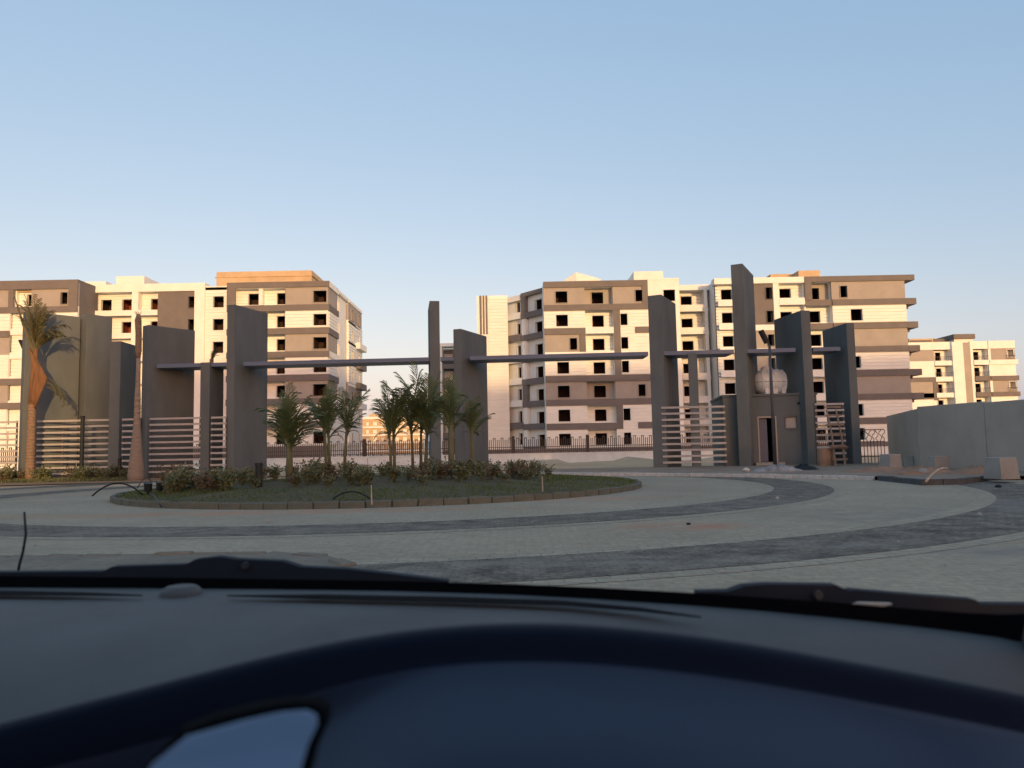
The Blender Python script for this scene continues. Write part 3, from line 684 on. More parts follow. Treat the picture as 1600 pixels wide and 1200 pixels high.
# ------------------------------------------------------------------ the gate: grey pylons
def YG(px): return 40.6 - 1.9*(px-200)/1150.0
def pylon(pxc, ytop, ang, L, t, label, side='R', Y=None, ybot=None):
    """near corner at pixel pxc; the long face runs back at ang (deg right of straight ahead); side = which long face shows"""
    Y = Y or YG(pxc); top = P(pxc, ytop, Y); c = Vector((top.x, Y)); a = R(ang)
    u = Vector((math.sin(a), math.cos(a))); n = Vector((math.cos(a), -math.sin(a)))       # u back, n to the right
    s = -1 if side == 'R' else 1
    pts = [c, c+u*L, c+u*L+n*t*s, c+n*t*s]
    q = MB(); q.prism([(p.x, p.y) for p in pts], -.1, top.z)
    o = q.build('gate_pylon', M['grey'], None, bevel=.02)
    tag(o, label, 'pylon', 'grey pylons of the gate'); return c, top.z
pylon(41, 486, 40, 2.7, .46, 'sunlit brown-grey gate pylon behind the leafy royal palm, leftmost of the gate', Y=40.4)
pylon(136, 490, 30, 1.5, .62, 'sunlit brown-grey gate pylon behind the slats, right of the leafy royal palm', Y=42.4)
pylon(189, 533, -2, 2.0, .55, 'short grey gate pylon just left of the leafless palm trunk')
pylon(232, 507.5, 36, 2.7, .58, 'wide grey gate pylon just right of the leafless palm trunk')
pylon(328, 566, 5, 1.6, .52, 'slim grey pillar between the two wide left pylons, topped by a beam')
pylon(367, 475.5, 17, 2.95, .48, 'broad grey gate pylon left of the first young date palm')
pylon(671, 470, -8, 2.8, .52, 'tall narrow grey pylon in the middle of the gate', side='L')
pylon(720, 513.5, 23, 3.2, .45, 'grey pylon with broad side just right of the tall narrow middle one')
pylon(1033, 460, 26, 3.0, .72, 'grey gate pylon to the right of the wide opening')
pylon(1089, 551, 12, .45, .46, 'slim square grey pillar among the slats left of the guard house')
pylon(1160, 411.5, 27, 3.2, .60, 'tallest grey gate pylon, in front of the guard house')
pylon(1251, 485, -8, 2.9, .50, 'grey gate pylon on the right of the white water tank', side='L')
pylon(1322, 504.5, -4, 2.6, .42, 'grey gate pylon behind the wooden ladder, rightmost of the gate', side='L')

def beam(x0, x1, y0, label, D=1.6):
    a = P(x0, y0, YG(x0)+.12); b = P(x1, y0, YG(x1)+.12); z = P(800, 555.6, YG(800)).z
    q = MB(); q.prism([(a.x, a.y), (b.x, b.y), (b.x, b.y+D), (a.x, a.y+D)], z-.17, z+.04)
    o = q.build('gate_beam', M['beam'], None, bevel=.012); tag(o, label, 'beam', 'beams across the gate')
beam(245, 355, 566, 'grey flat beam joining the two wide pylons at the left of the gate')
beam(380.5, 672, 560, 'long grey beam above the palms left of the middle pylon')
beam(688, 709, 556, 'very short grey beam between the two middle pylons')
beam(734, 1013, 553, 'long grey beam over the wide gate opening')
beam(1036, 1147, 547, 'grey beam resting on the slim pillar left of the guard house')
beam(1167, 1243, 544, 'short grey beam above the white water tank')
beam(1270, 1313, 542, 'shortest grey beam stub at the right end of the gate')

def slats(x0, x1, label, ztop=3.2, n=10, pitch=.31, dy=.0, extra_post=()):
    Y0, Y1 = YG(x0)+dy, YG(x1)+dy
    a, b = P(x0, 690, Y0), P(x1, 690, Y1); root = thing('slat_fence', label, 'fence', (a.x, a.y, 0), 'slatted fences between the pylons')
    L = math.hypot(b.x-a.x, b.y-a.y); ang = math.atan2(b.y-a.y, b.x-a.x)
    q = MB(); q.box(0, L, 0, .05, -.05, .05); me = q.mesh('slat', M['slat'])
    for i in range(n): place('slat', me, root, (0, random.uniform(-.004, .004), ztop-.05-pitch*i), (0, random.uniform(-.0015, .0015), ang))
    for fr_ in (extra_post or (.02, .98)):
        q = MB().frame(tuple(Vector(root.location)), ang); q.box(L*fr_-.04, L*fr_+.04, .06, .12, 0, ztop+.02); q.build('post', M['metalgrey'], root)
slats(-120, 27, 'slatted fence at the left edge, left of the sunlit pylon')
slats(57, 171, 'sunlit slatted fence between the leafy palm and the short pylon', extra_post=(.35, .98))
slats(190, 218, 'narrow slatted fence piece beside the leafless palm trunk')
slats(233, 313, 'slatted fence in front of the wide pylon, right of the leafless palm')
slats(329, 353, 'narrow slatted fence between the slim pillar and broad left pylon')
slats(1035, 1135, 'slatted fence left of the guard house, crossed by the slim pillar', extra_post=(.98,), dy=-.02)
slats(1276, 1322, 'slatted fence behind the wooden ladder, right of the guard house', extra_post=(.03, .97))

# ------------------------------------------------------------------ guard house with water tank
g = P(1132, 690, 40.0); gx, gy = g.x, g.y; ga = R(-8); zr = P(1140, 620.5, 40.0).z
gh = thing('guard_house', 'small grey flat-roofed guard house with dark doorway between the right pylons', 'building', (gx, gy, 0)); gh.rotation_euler = (0, 0, 0)
fr_ = lambda: MB().frame((gx, gy, 0), ga)
def gu(px): # distance along the front for a pixel
    best = min((abs(((Vector((gx+u/100*math.cos(ga), gy+u/100*math.sin(ga), 2)) )).x/(gy+u/100*math.sin(ga)) - P(px, 690, 1).x), u) for u in range(0, 700)); return best[1]/100
d0, d1, w0, w1, gw = gu(1187), gu(1212.5), gu(1229), gu(1246.5), gu(1279)
q = fr_(); wallbox(q, 0, gw, -.05, zr, 0, .2, [(d0, d1, .28, 2.55), (w0, w1, 2.0, 2.58)]); q.box(0, .2, .2, 5.2, -.05, zr); q.box(gw-.2, gw, .2, 5.2, -.05, zr); q.box(.2, gw-.2, 5.0, 5.2, -.05, zr); q.box(.2, gw-.2, .2, 5, .02, .2)
q.build('wall', M['grey'], gh)
q = fr_(); q.box(-.05, gw+.05, -.06, 5.25, zr, zr+.12); q.build('roof', M['grey'], gh, bevel=.01)
q = fr_(); q.box(d0-.06, d0, -.02, .15, .28, 2.62); q.box(d1, d1+.06, -.02, .15, .28, 2.62); q.box(d0, d1, -.02, .15, 2.55, 2.62); q.build('door_frame', M['precast'], gh)
q = fr_(); q.box(d0+.01, d0+.42, .12, .16, .29, 2.53); q.build('door', M['door'], gh)
q = fr_(); q.box(w0, w1, .12, .14, 2.0, 2.58); win = q.build('window', M['slat'], gh)
q = fr_(); q.box(w0-.05, w0, -.03, .1, 1.95, 2.63); q.box(w1, w1+.05, -.03, .1, 1.95, 2.63); q.box(w0, w1, -.03, .1, 2.58, 2.63); q.box(w0, w1, -.05, .1, 1.93, 2.0); q.build('frame', M['grey'], win)
q = fr_(); q.box(d0-.3, d1+.3, -.5, -.001, -.05, .26); q.build('step', M['concrete'], gh)
q = fr_(); q.tube([(gw-.9, -.08, 3.2), (gw-.9, -.08, 3.32)], .05); q.build('wall_light', M['black'], gh)

tc = P(1207, 598, 41.0); zb = zr+.12
tk = thing('water_tank', 'bulging white plastic water tank on the guard house roof', 'tank', (tc.x, 41.2, zb))
q = MB(); rad = .70; cz = zb+.70; prof = []
for i in range(17):
    t = -1+2*i/16; r = rad*(1-abs(t)**3.2)**.5 if abs(t) < 1 else 0.02
    r = max(r, .05); r *= 1+.018*(1 if i % 3 == 1 else 0); prof.append((t*.98, r))
q.tube([(tc.x+a, 41.2, cz) for a, r in prof], [r for a, r in prof], 28); q.build('body', M['tank'], tk, smooth=True)
q = MB(); q.tube([(tc.x-.22, 41.2, cz+.62), (tc.x-.22, 41.2, cz+.80)], [.34, .3], 20); q.tube([(tc.x-.22, 41.2, cz+.80), (tc.x-.22, 41.2, cz+.86)], [.24, .2], 20); q.build('lid', M['tank'], tk)
q = MB(); q.box(tc.x+.25, tc.x+.8, 40.95, 41.45, cz+.5, cz+.66); q.build('shoulder', M['tank'], tk, bevel=.05)
for dx in (-.42, .02, .46):
    q = MB(); q.prism([(tc.x+dx-.12, 40.6), (tc.x+dx+.12, 40.6), (tc.x+dx+.12, 41.8), (tc.x+dx-.12, 41.8)], zb, cz-.32); q.build('foot', M['tank'], tk, bevel=.03)
for dx in (-.62, -.31, 0, .31, .62):
    r = rad*(1-abs(dx/.98)**3.2)**.5
    q = MB(); q.tube([(tc.x+dx-.03, 41.2, cz), (tc.x+dx-.018, 41.2, cz), (tc.x+dx+.018, 41.2, cz), (tc.x+dx+.03, 41.2, cz)], [r*.98, r*1.055, r*1.055, r*.98], 28); q.build('rib', M['tank'], tk)
for dz in (0.0,):
    q = MB(); q.tube([(tc.x+a*1.004, 41.2-max(r, .05)*1.005, cz) for a, r in prof], .012, 5); q.build('seam', M['metalgrey'], tk)

# ------------------------------------------------------------------ grey precast wall at the right
wp = [Vector((20.9, 43.0)), Vector((17.15, 32.6)), Vector((17.30, 28.2)), Vector((17.42, 24.0)), Vector((17.6, 20.0)), Vector((17.8, 16.0))]
pw = thing('boundary_wall', 'tall grey precast panel wall at the right edge of the road', 'wall', (17.2, 32, 0))
ang_tops = (2.62, 2.66, 2.58, 2.66, 2.62)
for (a, b), zt_ in zip(zip(wp, wp[1:]), ang_tops):
    d = (b-a).normalized(); n = Vector((-d.y, d.x)); e = .015
    if n.x < 0: n = -n
    p0, p1 = a+d*e, b-d*e
    q = MB(); q.prism([(p0.x, p0.y), (p0.x+n.x*.16, p0.y+n.y*.16), (p1.x+n.x*.16, p1.y+n.y*.16), (p1.x, p1.y)], .06, [zt_-.0, zt_, zt_-.04, zt_-.04])
    q.build('panel', M['precast'], pw, bevel=.02)
def block(px, py, wpx, hpx, ang, dep, label):
    a = G(px, py, .12); wd = wpx/F*a.y; h = hpx/F*a.y
    root = Vector((a.x, a.y, .1)); q = MB().frame(tuple(root), ang); t = .10
    q.add([(-wd/2, 0, 0), (wd/2, 0, 0), (wd/2, dep, 0), (-wd/2, dep, 0), (-wd/2+.03, .05, h), (wd/2-.03, .05, h), (wd/2-.03, dep-t, h), (-wd/2+.03, dep-t, h)],
          [(0,3,2,1),(4,5,6,7),(0,1,5,4),(1,2,6,5),(2,3,7,6),(3,0,4,7)])
    o = q.build('concrete_block', M['concrete'], None, bevel=.02); tag(o, label, 'block', 'concrete blocks along the grey wall')
block(1402, 737, 22, 28, R(12), .7, 'square concrete block at the far end of the grey wall, nearest the gate')
block(1421, 728, 14, 16, R(-25), .45, 'small dark concrete block just right of the square one by the wall')
block(1474, 734, 27, 22, R(10), .5, 'low concrete block leaning in the middle of the grey wall')
block(1580, 748, 33, 34, R(8), .7, 'largest concrete block, at the right edge of the picture by the wall')
def heap(name, px, py, rx, ry, h, m, label, cat, seed):
    rn = random.Random(seed); c = G(px, py, .1); v, f = [], []; n, k = 22, 7
    v.append((0, 0, h))
    for j in range(1, k+1):
        for i in range(n):
            a = 2*math.pi*i/n; r = j/k*(1+rn.uniform(-.10, .10)); z = h*max(0, (1-(j/k)**1.6))*(1+rn.uniform(-.35, .35)) - (.06 if j == k else 0)
            v.append((rx*r*math.cos(a), ry*r*math.sin(a), z))
    for i in range(n): f.append((0, 1+i, 1+(i+1) % n))
    for j in range(k-1):
        for i in range(n): a = 1+j*n+i; b = 1+j*n+(i+1) % n; f.append((a, a+n, b+n, b))
    me = bpy.data.meshes.new(name); me.from_pydata(v, [], f); me.materials.append(m); me.polygons.foreach_set('use_smooth', [True]*len(f))
    o = bpy.data.objects.new(name, me); col.objects.link(o); o.location = (c.x, c.y, .1); tag(o, label, cat); return o
heap('soil_heap', 1440, 741, 1.5, .8, .24, M['redsoil'], 'red soil heap between the concrete blocks by the wall', 'soil heap', 3)
heap('soil_heap', 1525, 741, 1.0, .7, .24, M['redsoil'], 'red soil heap beside the largest concrete block', 'soil heap', 4)
heap('soil_heap', 1372, 738, 1.4, .9, .2, M['redsoil'], 'red soil heap at the foot of the small iron gate', 'soil heap', 5)
heap('rubble_heap', 1215, 737, 1.1, .5, .26, M['sacks'], 'low grey and white rubbish heap in front of the guard house', 'rubble', 6)
heap('rubble_heap', 1255, 735, .7, .4, .22, M['black'], 'black rubbish bag heap to the right of the guard house door', 'rubble', 8)
for (px, py, s_, m_, lb_) in ((1166, 737, .13, 'kerbwhite', 'small white stone on the pavement left of the rubbish heap'), (1443, 741, .16, 'concrete', 'pale rock lying on the red soil by the wall'),
                        (463, 791, .11, 'concrete', 'small pale stone against the round island kerb'), (1560, 762, .07, 'black', 'small dark stone on the road near the big concrete block'), (1076, 820, .03, 'black', 'tiny dark pebble on the reddish road patch')):
    p = G(px, py, .0 if py > 750 else .12); bm = bmesh.new(); bmesh.ops.create_icosphere(bm, subdivisions=2, radius=s_)
    for v_ in bm.verts: v_.co = Vector((v_.co.x*1.2, v_.co.y, v_.co.z*.75))*(1+random.uniform(-.12, .12))
    me = bpy.data.meshes.new('rock'); bm.to_mesh(me); bm.free(); me.materials.append(M[m_]); o = bpy.data.objects.new('rock', me); col.objects.link(o); o.location = (p.x, p.y, p.z+s_*.5); tag(o, lb_, 'rock')
# bent pale pipe
pp = [G(1447, 752, .16), P(1456, 742, 22.2), P(1466, 734, 22.5), P(1474, 731.5, 22.7), P(1481, 732.5, 23.0)]
q = MB(); q.tube(pp, .035, 6); tag(q.build('bent_pipe', M['paleWood'], None, smooth=True), 'thin pale bent pipe leaning over the kerb by the red soil', 'pipe')
# small iron gate with scrolls
Yi = 44.0; ig = thing('metal_gate', 'small iron gate with wavy bars beside the rightmost pylon', 'gate', tuple(P(1363, 736, Yi)))
a, b = P(1347, 736, Yi), P(1384, 736, Yi); zt_ = P(1363, 672, Yi).z
for i in range(8):
    x = a.x+(b.x-a.x)*i/7; zz = P(1363, 688, Yi).z
    q = MB(); pts = [(x, Yi, 0), (x, Yi, zz)] + [(x+.09*math.sin(j*1.25+i*2), Yi, zz+(zt_-zz)*j/6) for j in range(1, 7)]
    q.tube(pts, .022, 5); q.build('bar', M['iron'], ig)
q = MB()
for z in (.35, zz-.1, zt_):
    q = MB(); q.box(a.x-.05, b.x+.05, Yi-.02, Yi+.02, z, z+.05); q.build('rail', M['iron'], ig)
q = MB(); q.box(a.x-.12, a.x-.04, Yi-.04, Yi+.04, -.05, zt_+.05); q.build('post', M['metalgrey'], ig)
# wooden ladder frame
Yl = 36.2; l0, l1 = P(1306.5, 742, Yl), P(1321.5, 742, Yl); zt_ = P(1306, 640, Yl).z
ld = thing('wooden_ladder', 'rough wooden ladder standing against the slats beside the rightmost pylon', 'ladder', (l0.x, Yl, .12))
for x in (l0.x, l1.x):
    q = MB(); q.tube([(x, Yl, .1), (x+.02, Yl+.3, 1.6), (x-.02, Yl+.65, zt_)], [.055, .05, .045], 6); q.build('stile', M['wood'], ld)
for i, z in enumerate((.42, .95, 1.05, 1.55, 1.62, 2.05, 2.5, 2.9)):
    y = Yl-.06+.62*z/zt_; q = MB(); q.box(l0.x-.14-.02*(i % 3), l1.x+.14+.05*(i % 2), y-.03, y+.02, z-.035, z+.05); o = q.build('rung', M['wood'], ld)
q = MB(); q.box(l0.x-.05, l1.x+.2, Yl+.0, Yl+.4, .98, 1.03); q.build('platform', M['wood'], ld)
# brown drum beside it
p = P(1291, 742, 36.9)
q = MB(); q.tube([(p.x, 36.9, .1), (p.x, 36.9, .5), (p.x, 36.9, .95)], [.36, .38, .36], 14); tag(q.build('drum', M['redsoil'], None, bevel=.02), 'rusty brown drum behind the wooden ladder', 'drum')

# ------------------------------------------------------------------ street lamps, posts
def lamp(px, Y, ztop, r, label, lean=1):
    b = P(px, 690, Y); root = thing('street_lamp', label, 'lamp', (b.x, Y, 0), 'solar street lamps')
    q = MB(); q.tube([(b.x, Y, 0), (b.x, Y, ztop*.55), (b.x, Y, ztop-.55)], [r, r*.82, r*.65], 10); q.build('pole', M['metalgrey'], root, smooth=True)
    q = MB(); q.box(b.x-r*1.8, b.x+r*1.8, Y-r*1.8, Y+r*1.8, 0, .16); q.build('base', M['metalgrey'], root)
    q = MB(); q.tube([(b.x, Y, ztop-.6), (b.x-.12, Y, ztop-.35), (b.x-.3, Y, ztop)], r*.55, 8); q.build('arm', M['metalgrey'], root)
    q = MB(); hd = [(b.x-.10, ztop-.50), (b.x-.36, ztop+.06)]
    q.add([(hd[0][0]-.05, Y-.2, hd[0][1]), (hd[0][0]+.06, Y-.2, hd[0][1]+.04), (hd[1][0]+.06, Y-.2, hd[1][1]+.04), (hd[1][0]-.05, Y-.2, hd[1][1]),
           (hd[0][0]-.05, Y+.2, hd[0][1]), (hd[0][0]+.06, Y+.2, hd[0][1]+.04), (hd[1][0]+.06, Y+.2, hd[1][1]+.04), (hd[1][0]-.05, Y+.2, hd[1][1])],
          [(0,3,2,1),(4,5,6,7),(0,1,5,4),(1,2,6,5),(2,3,7,6),(3,0,4,7)]); q.build('lamp_head', M['black'], root)
lamp(1209.5, 33.0, P(1200, 519, 33).z, .085, 'dark solar street lamp in front of the guard house and water tank')
lamp(38, 42.5, P(36, 534, 42.5).z, .07, 'dark solar street lamp beside the leafy palm at the left')
def farlamp(px, py, Y, label):
    t = P(px, py, Y); root = thing('street_lamp', label, 'lamp', (t.x, Y, 0)); q = MB(); q.tube([(t.x, Y, 0), (t.x, Y, t.z), (t.x+.35, Y, t.z+.25), (t.x+.9, Y, t.z+.2)], [.1, .06, .05, .05], 6); q.build('pole', M['metalgrey'], root)
    q = MB(); q.box(t.x+.8, t.x+1.3, Y-.12, Y+.12, t.z+.1, t.z+.22); q.build('lamp_head', M['metalgrey'], root)
farlamp(450, 617, 75, 'distant thin street lamp in front of the left apartment block')
farlamp(614, 610, 80, 'distant thin street lamp standing behind the palm crowns')
def bollard(px, py, ytop, r, Y, label, m='dark'):
    b = P(px, py, Y); z0 = max(0.0, min(b.z, .3)); zt = P(px, ytop, Y).z
    root = thing('bollard', label, 'bollard', (b.x, Y, z0)); q = MB(); q.tube([(b.x, Y, z0-.1), (b.x, Y, zt-.08)], r, 12); q.build('shaft', M[m], root)
    q = MB(); q.tube([(b.x, Y, zt-.08), (b.x, Y, zt)], [r*1.25, r*1.1], 12); q.build('cap', M['black'], root)
bollard(186.5, 747, 716, .09, 38.8, 'dark green garden light beside the leafless palm trunk')
bollard(127, 740, 650, .10, 39.6, 'thin dark post in front of the sunlit slats')
bollard(404, 775, 723, .10, 21.5, 'dark post among shrubs on the round island, left part')
for (px, py, lb_) in ((231, 772, 'left one of the two dark green spotlights at the left end of the island'), (250, 770, 'right one of the two dark green spotlights at the left end of the island')):
    p = G(px, py, .2); root = thing('garden_spotlight', lb_, 'spotlight', tuple(p)); q = MB(); q.tube([p, p+Vector((0, 0, .12))], .04, 8); q.build('stake', M['dark'], root)
    q = MB(); q.tube([p+Vector((0, 0, .08)), p+Vector((.02, -.04, .30))], [.10, .11], 12); q.build('lamp_head', M['dark'], root)
def hose(pts, label, r=.022): q = MB(); q.tube(pts, r, 6); tag(q.build('hose', M['black'], None, smooth=True), label, 'hose')
def arc(px0, py0, px1, py1, h, n=12, sag=0):
    a, b = G(px0, py0, .2), G(px1, py1, .2); return [a+(b-a)*(i/n)+Vector((0, 0, h*4*(i/n)*(1-i/n))) for i in range(n+1)]
hose(arc(144, 775, 223, 773, .32), 'black irrigation hose arching off the left end of the island')
hose(arc(215, 762, 236, 752, .22, 8), 'short black hose end rising behind the green spotlights', .018)
hose(arc(236, 772, 252, 792, .05, 6), 'black hose hanging over the island kerb below the spotlights', .018)
hose(arc(520, 780, 578, 779, .16), 'black irrigation hose arching low in front of the middle shrubs', .018)
for (px, py, yt, lb_) in ((581, 781, 758, 'pale wooden stake in the grass near the middle of the island'), (848, 765, 745, 'pale wooden stake near the right end of the shrubs'), (575, 727, 716, 'short dark stake before the cream low wall')):
    g_ = G(px, py, .2); q = MB(); t_ = P(px-1, yt, g_.y); q.tube([g_-Vector((0, 0, .1)), t_], [.017, .012], 6); tag(q.build('stake', M['paleWood'] if py > 740 else M['iron'], None), lb_, 'stake')

# ------------------------------------------------------------------ palms
def frond_mesh(name, L, bend, m, nl=20, leaf=.28, seed=0, up=.15):
    """an arching rachis with leaflets on both sides; grows from the origin in +x / up"""
    rn = random.Random(seed); q = MB(); pts = []; x = z = 0; a = R(90)-up
    n = 14
    for i in range(n+1):
        pts.append(Vector((x, 0, z))); x += L/n*math.cos(a); z += L/n*math.sin(a); a -= bend/n*(.4+1.2*i/n)
    q.tube(pts, [.022*(1-.8*i/n) for i in range(n+1)], 4, False)
    for i in range(nl*2):
        s = (i//2+.5)/nl; s = .12+.88*s; k = min(int(s*n), n-1); fr_ = s*n-k; p = pts[k].lerp(pts[k+1], fr_); t = (pts[k+1]-pts[k]).normalized()
        sd = 1 if i % 2 else -1; ll = leaf*L*(math.sin(math.pi*min(1, s*.85+.12))**.7)*rn.uniform(.8, 1.15)
        up_ = t.cross(Vector((0, 1, 0))); d = (t*.85 + Vector((0, sd*.8, 0)) + up_*-rn.uniform(-.05, .45)).normalized(); wv = t.cross(d).cross(d).normalized()*.0105
        e = p+d*ll+Vector((0, 0, -.12*ll)); mid = p+d*ll*.55
        q.add([p-wv*.5, p+wv*.5, mid+wv, e, mid-wv], [(0, 1, 2, 3, 4)])
    return q.mesh(name, m)
FR = [frond_mesh('frond', 1.0, b, M['frond'], 20, .33, i, .06+.08*i) for i, b in enumerate((.35, .7, 1.1, 1.7))]
FD = [frond_mesh('frond', 1.0, b, M['drypalm'], 18, .22, 10+i, .1) for i, b in enumerate((.7, 1.6, 2.2))]
def clump_palm(px, pyb, Y, h, L, nf, stems, label, stemh=.5, spread=.22, lean=0.0, seed=1, low=.3, tilt=.16):
    rn = random.Random(seed); b = P(px, pyb, Y); z0 = bed_z(b.x, Y)-.05 if math.hypot(b.x-CX, Y-CY) < IR-.2 else 0
    root = thing('date_palm', label, 'palm tree', (b.x, Y, z0), 'young palms on the round island')
    for s_ in range(stems):
        dx, dy = (rn.uniform(-spread, spread), rn.uniform(-spread, spread)) if stems > 1 else (0, 0)
        hs = h*stemh*rn.uniform(.85, 1.1); top = Vector((b.x+dx*1.3+lean, Y+dy*1.3, z0+hs)); q = MB()
        r0 = .05 if stems > 1 else .10
        q.tube([(b.x+dx, Y+dy, z0-.08), (b.x+dx*1.1+lean*.3, Y+dy, z0+hs*.5), top], [r0*1.3, r0, r0*.8], 7); q.build('trunk', M['stem'], root, smooth=True)
        m_ = max(4, nf//stems)
        for i in range(m_):
            t = i/(m_-1)                                            # outer, lower fronds first, the spear leaves last
            me = FR[2] if t < .3 else FR[1] if t < .7 else FR[0]
            sc_ = L*rn.uniform(.7, 1.25); az = i*2.4+rn.uniform(-.7, .7)
            if rn.random() < .12: me = FR[3]
            place('frond', me, root, top-Vector(root.location)-Vector((0, 0, hs*low*(1-t))), (rn.uniform(-.1, .1), rn.uniform(-.1, .12)+tilt*(1-t)-.04, az), (sc_, sc_*rn.uniform(.65, .95), sc_*rn.uniform(.9, 1.15)))
        for i in range(2):
            me = rn.choice(FD[1:]); fo = place('frond', me, root, top-Vector(root.location)-Vector((0, 0, .25)), (0, .9, rn.uniform(0, 6.28)), (L*.5,)*3)
clump_palm(452, 770, 23.5, 2.9, 1.5, 27, 1, 'bushiest young palm, nearest the broad left pylon', .46, seed=2, low=.4, tilt=.24)
clump_palm(524, 765, 25.5, 3.3, 1.3, 27, 3, 'young palm with thin bare stems, second from left on the island', .52, .36, seed=3, low=.2)
clump_palm(616, 758, 27, 3.4, 1.7, 18, 2, 'slender young palm with a drooping frond left of the pale-stemmed palm', .52, .15, -.05, seed=4, low=.22)
clump_palm(654, 758, 28, 3.6, 1.75, 36, 4, 'tall young palm with pale stems just left of the middle pylon', .52, .3, seed=5, low=.2)
clump_palm(706, 760, 26, 3.2, 1.25, 14, 1, 'dark slim palm directly right of the middle pylon', .58, seed=6, low=.3)
clump_palm(740, 758, 26.5, 2.9, 1.02, 14, 2, 'thin young palm at the right end of the palm row', .58, .12, seed=7, low=.22)

def big_trunk(q, x, Y, prof):
    pts, rad = [], []
    for (z, r, dx) in prof: pts.append((x+dx, Y, z)); rad.append(r)
    q.tube(pts, rad, 14)
def ringed(z0, z1, r0, r1, x0=0, x1=0, step=.16):
    n = max(2, int((z1-z0)/step)); out = []
    for i in range(n+1):
        t = i/n; z = z0+(z1-z0)*t; r = r0+(r1-r0)*t; out += [(z, r, x0+(x1-x0)*t), (z+.02, r*1.07, x0+(x1-x0)*t), (z+.05, r*1.07, x0+(x1-x0)*t), (z+.06, r, x0+(x1-x0)*t)]
    return out
# leafy royal palm
Y1 = 39.3; b = P(46.5, 735, Y1); zc = P(50, 632, Y1).z; zs_ = P(52, 545, Y1).z
r1_ = thing('royal_palm', 'sunlit tall palm with tied leaning crown and orange sheath at the left', 'palm tree', (b.x, Y1, 0))
q = MB(); big_trunk(q, b.x, Y1, ringed(-.1, zc, .225, .185, 0, .02)); q.build('trunk', M['trunk'], r1_, smooth=True)
q = MB(); q.tube([(b.x+.02, Y1, zc), (b.x+.04, Y1, zc+1.2), (b.x+.10, Y1, zs_)], [.20, .17, .12], 12); q.build('crownshaft', M['sheath'], r1_, smooth=True)
pa, pb_, pc, pd = P(50, 545, Y1), P(77, 592, Y1), P(58, 636, Y1), P(51, 620, Y1)
q = MB(); rs = random.Random(12); gv, gf = [], []
for a_ in range(13):
    t = a_/12; lft = pa.lerp(pd, t); rgt = pa.lerp(pb_, t/.52) if t < .52 else pb_.lerp(pc, (t-.52)/.48)
    for b_ in range(9):
        u_ = b_/8; p = lft.lerp(rgt, u_); fold = .09*math.sin(u_*9+t*2.2)+.05*math.sin(u_*17-t*4)
        gv.append((p.x+rs.uniform(-.02, .02), p.y-.10-.10*math.sin(math.pi*u_)+fold*.8, p.z+rs.uniform(-.03, .03)-(.12*abs(math.sin(u_*8)) if a_ == 12 else 0)))
for a_ in range(12):
    for b_ in range(8): k_ = a_*9+b_; gf.append((k_, k_+1, k_+10, k_+9))
q.add(gv, gf); shp = q.build('leaf_sheath', M['sheath'], r1_, smooth=True); sm = shp.modifiers.new('thick', 'SOLIDIFY'); sm.thickness = .03
rn = random.Random(5); top = Vector((b.x+.1, Y1, zs_-.1))-Vector(r1_.location)
for i in range(24):
    L = rn.uniform(2.0, 3.3); az = rn.choice((rn.uniform(-.8, .8), rn.uniform(0, 6.28))); me = rn.choice(FD[:2])
    place('frond', me, r1_, top, (rn.uniform(-.12, .12), rn.uniform(-.12, .10), az), (L*rn.uniform(.35, .62), L*rn.uniform(.5, .8), L*rn.uniform(.85, 1.05)))
for i in range(14):
    L = rn.uniform(1.6, 2.8); place('frond', FD[2], r1_, top+Vector((.1, 0, .1)), (rn.uniform(-.2, .2), rn.uniform(.2, .7), rn.uniform(-.5, .5)), (L*.6, L*.7, L))
pl = P(24, 463, Y1); q = MB(); q.tube([(b.x+.05, Y1, zs_-.2), ((b.x+pl.x)/2-.05, Y1, (zs_+pl.z)/2-.1), (pl.x, Y1-.1, pl.z)], [.10, .075, .03], 7); q.build('spear_leaf', M['drypalm'], r1_)
for i in range(8):   # hanging dead leaves on the right
    L = rn.uniform(1.2, 2.2); place('frond', FD[2], r1_, Vector((rn.uniform(.4, .8), rn.uniform(-.1, .1), P(75, 590, Y1).z+rn.uniform(-.5, .6))), (0, rn.uniform(1.6, 2.1), rn.uniform(-.4, .4)), (L*.5, L*.5, L))
# leafless royal palm
Y2 = 38.2; b = P(212.5, 745, Y2); zt_ = P(212, 491, Y2).z
r2_ = thing('royal_palm', 'leafless bottle-shaped palm trunk standing beside the wide pylon', 'palm tree', (b.x, Y2, 0))
def zz(py): return P(212, py, Y2).z
q = MB(); big_trunk(q, b.x, Y2, [(-.1, .40, 0), (.25, .40, 0), (zz(715), .31, 0), (zz(690), .24, 0), (zz(670), .19, 0)] + ringed(zz(665), zz(625), .165, .145, 0, 0, .28) + [(zz(600), .115, 0), (zz(560), .10, 0)]); q.build('trunk', M['trunkpale'], r2_, smooth=True)
q = MB(); q.tube([(b.x, Y2, zz(560)), (b.x-.01, Y2, zz(548)), (b.x-.02, Y2, zz(520)), (b.x-.06, Y2, zz(500)), (b.x-.04, Y2, zt_)], [.10, .155, .15, .16, .08], 10); q.build('crownshaft', M['trunk'], r2_, smooth=True)
for i in range(6):
    place('frond', FD[0], r2_, Vector((-.03, 0, zt_-.25)), (rn.uniform(-.3, .3), rn.uniform(-.2, .2), rn.uniform(0, 6.28)), (.35, .3, .45))
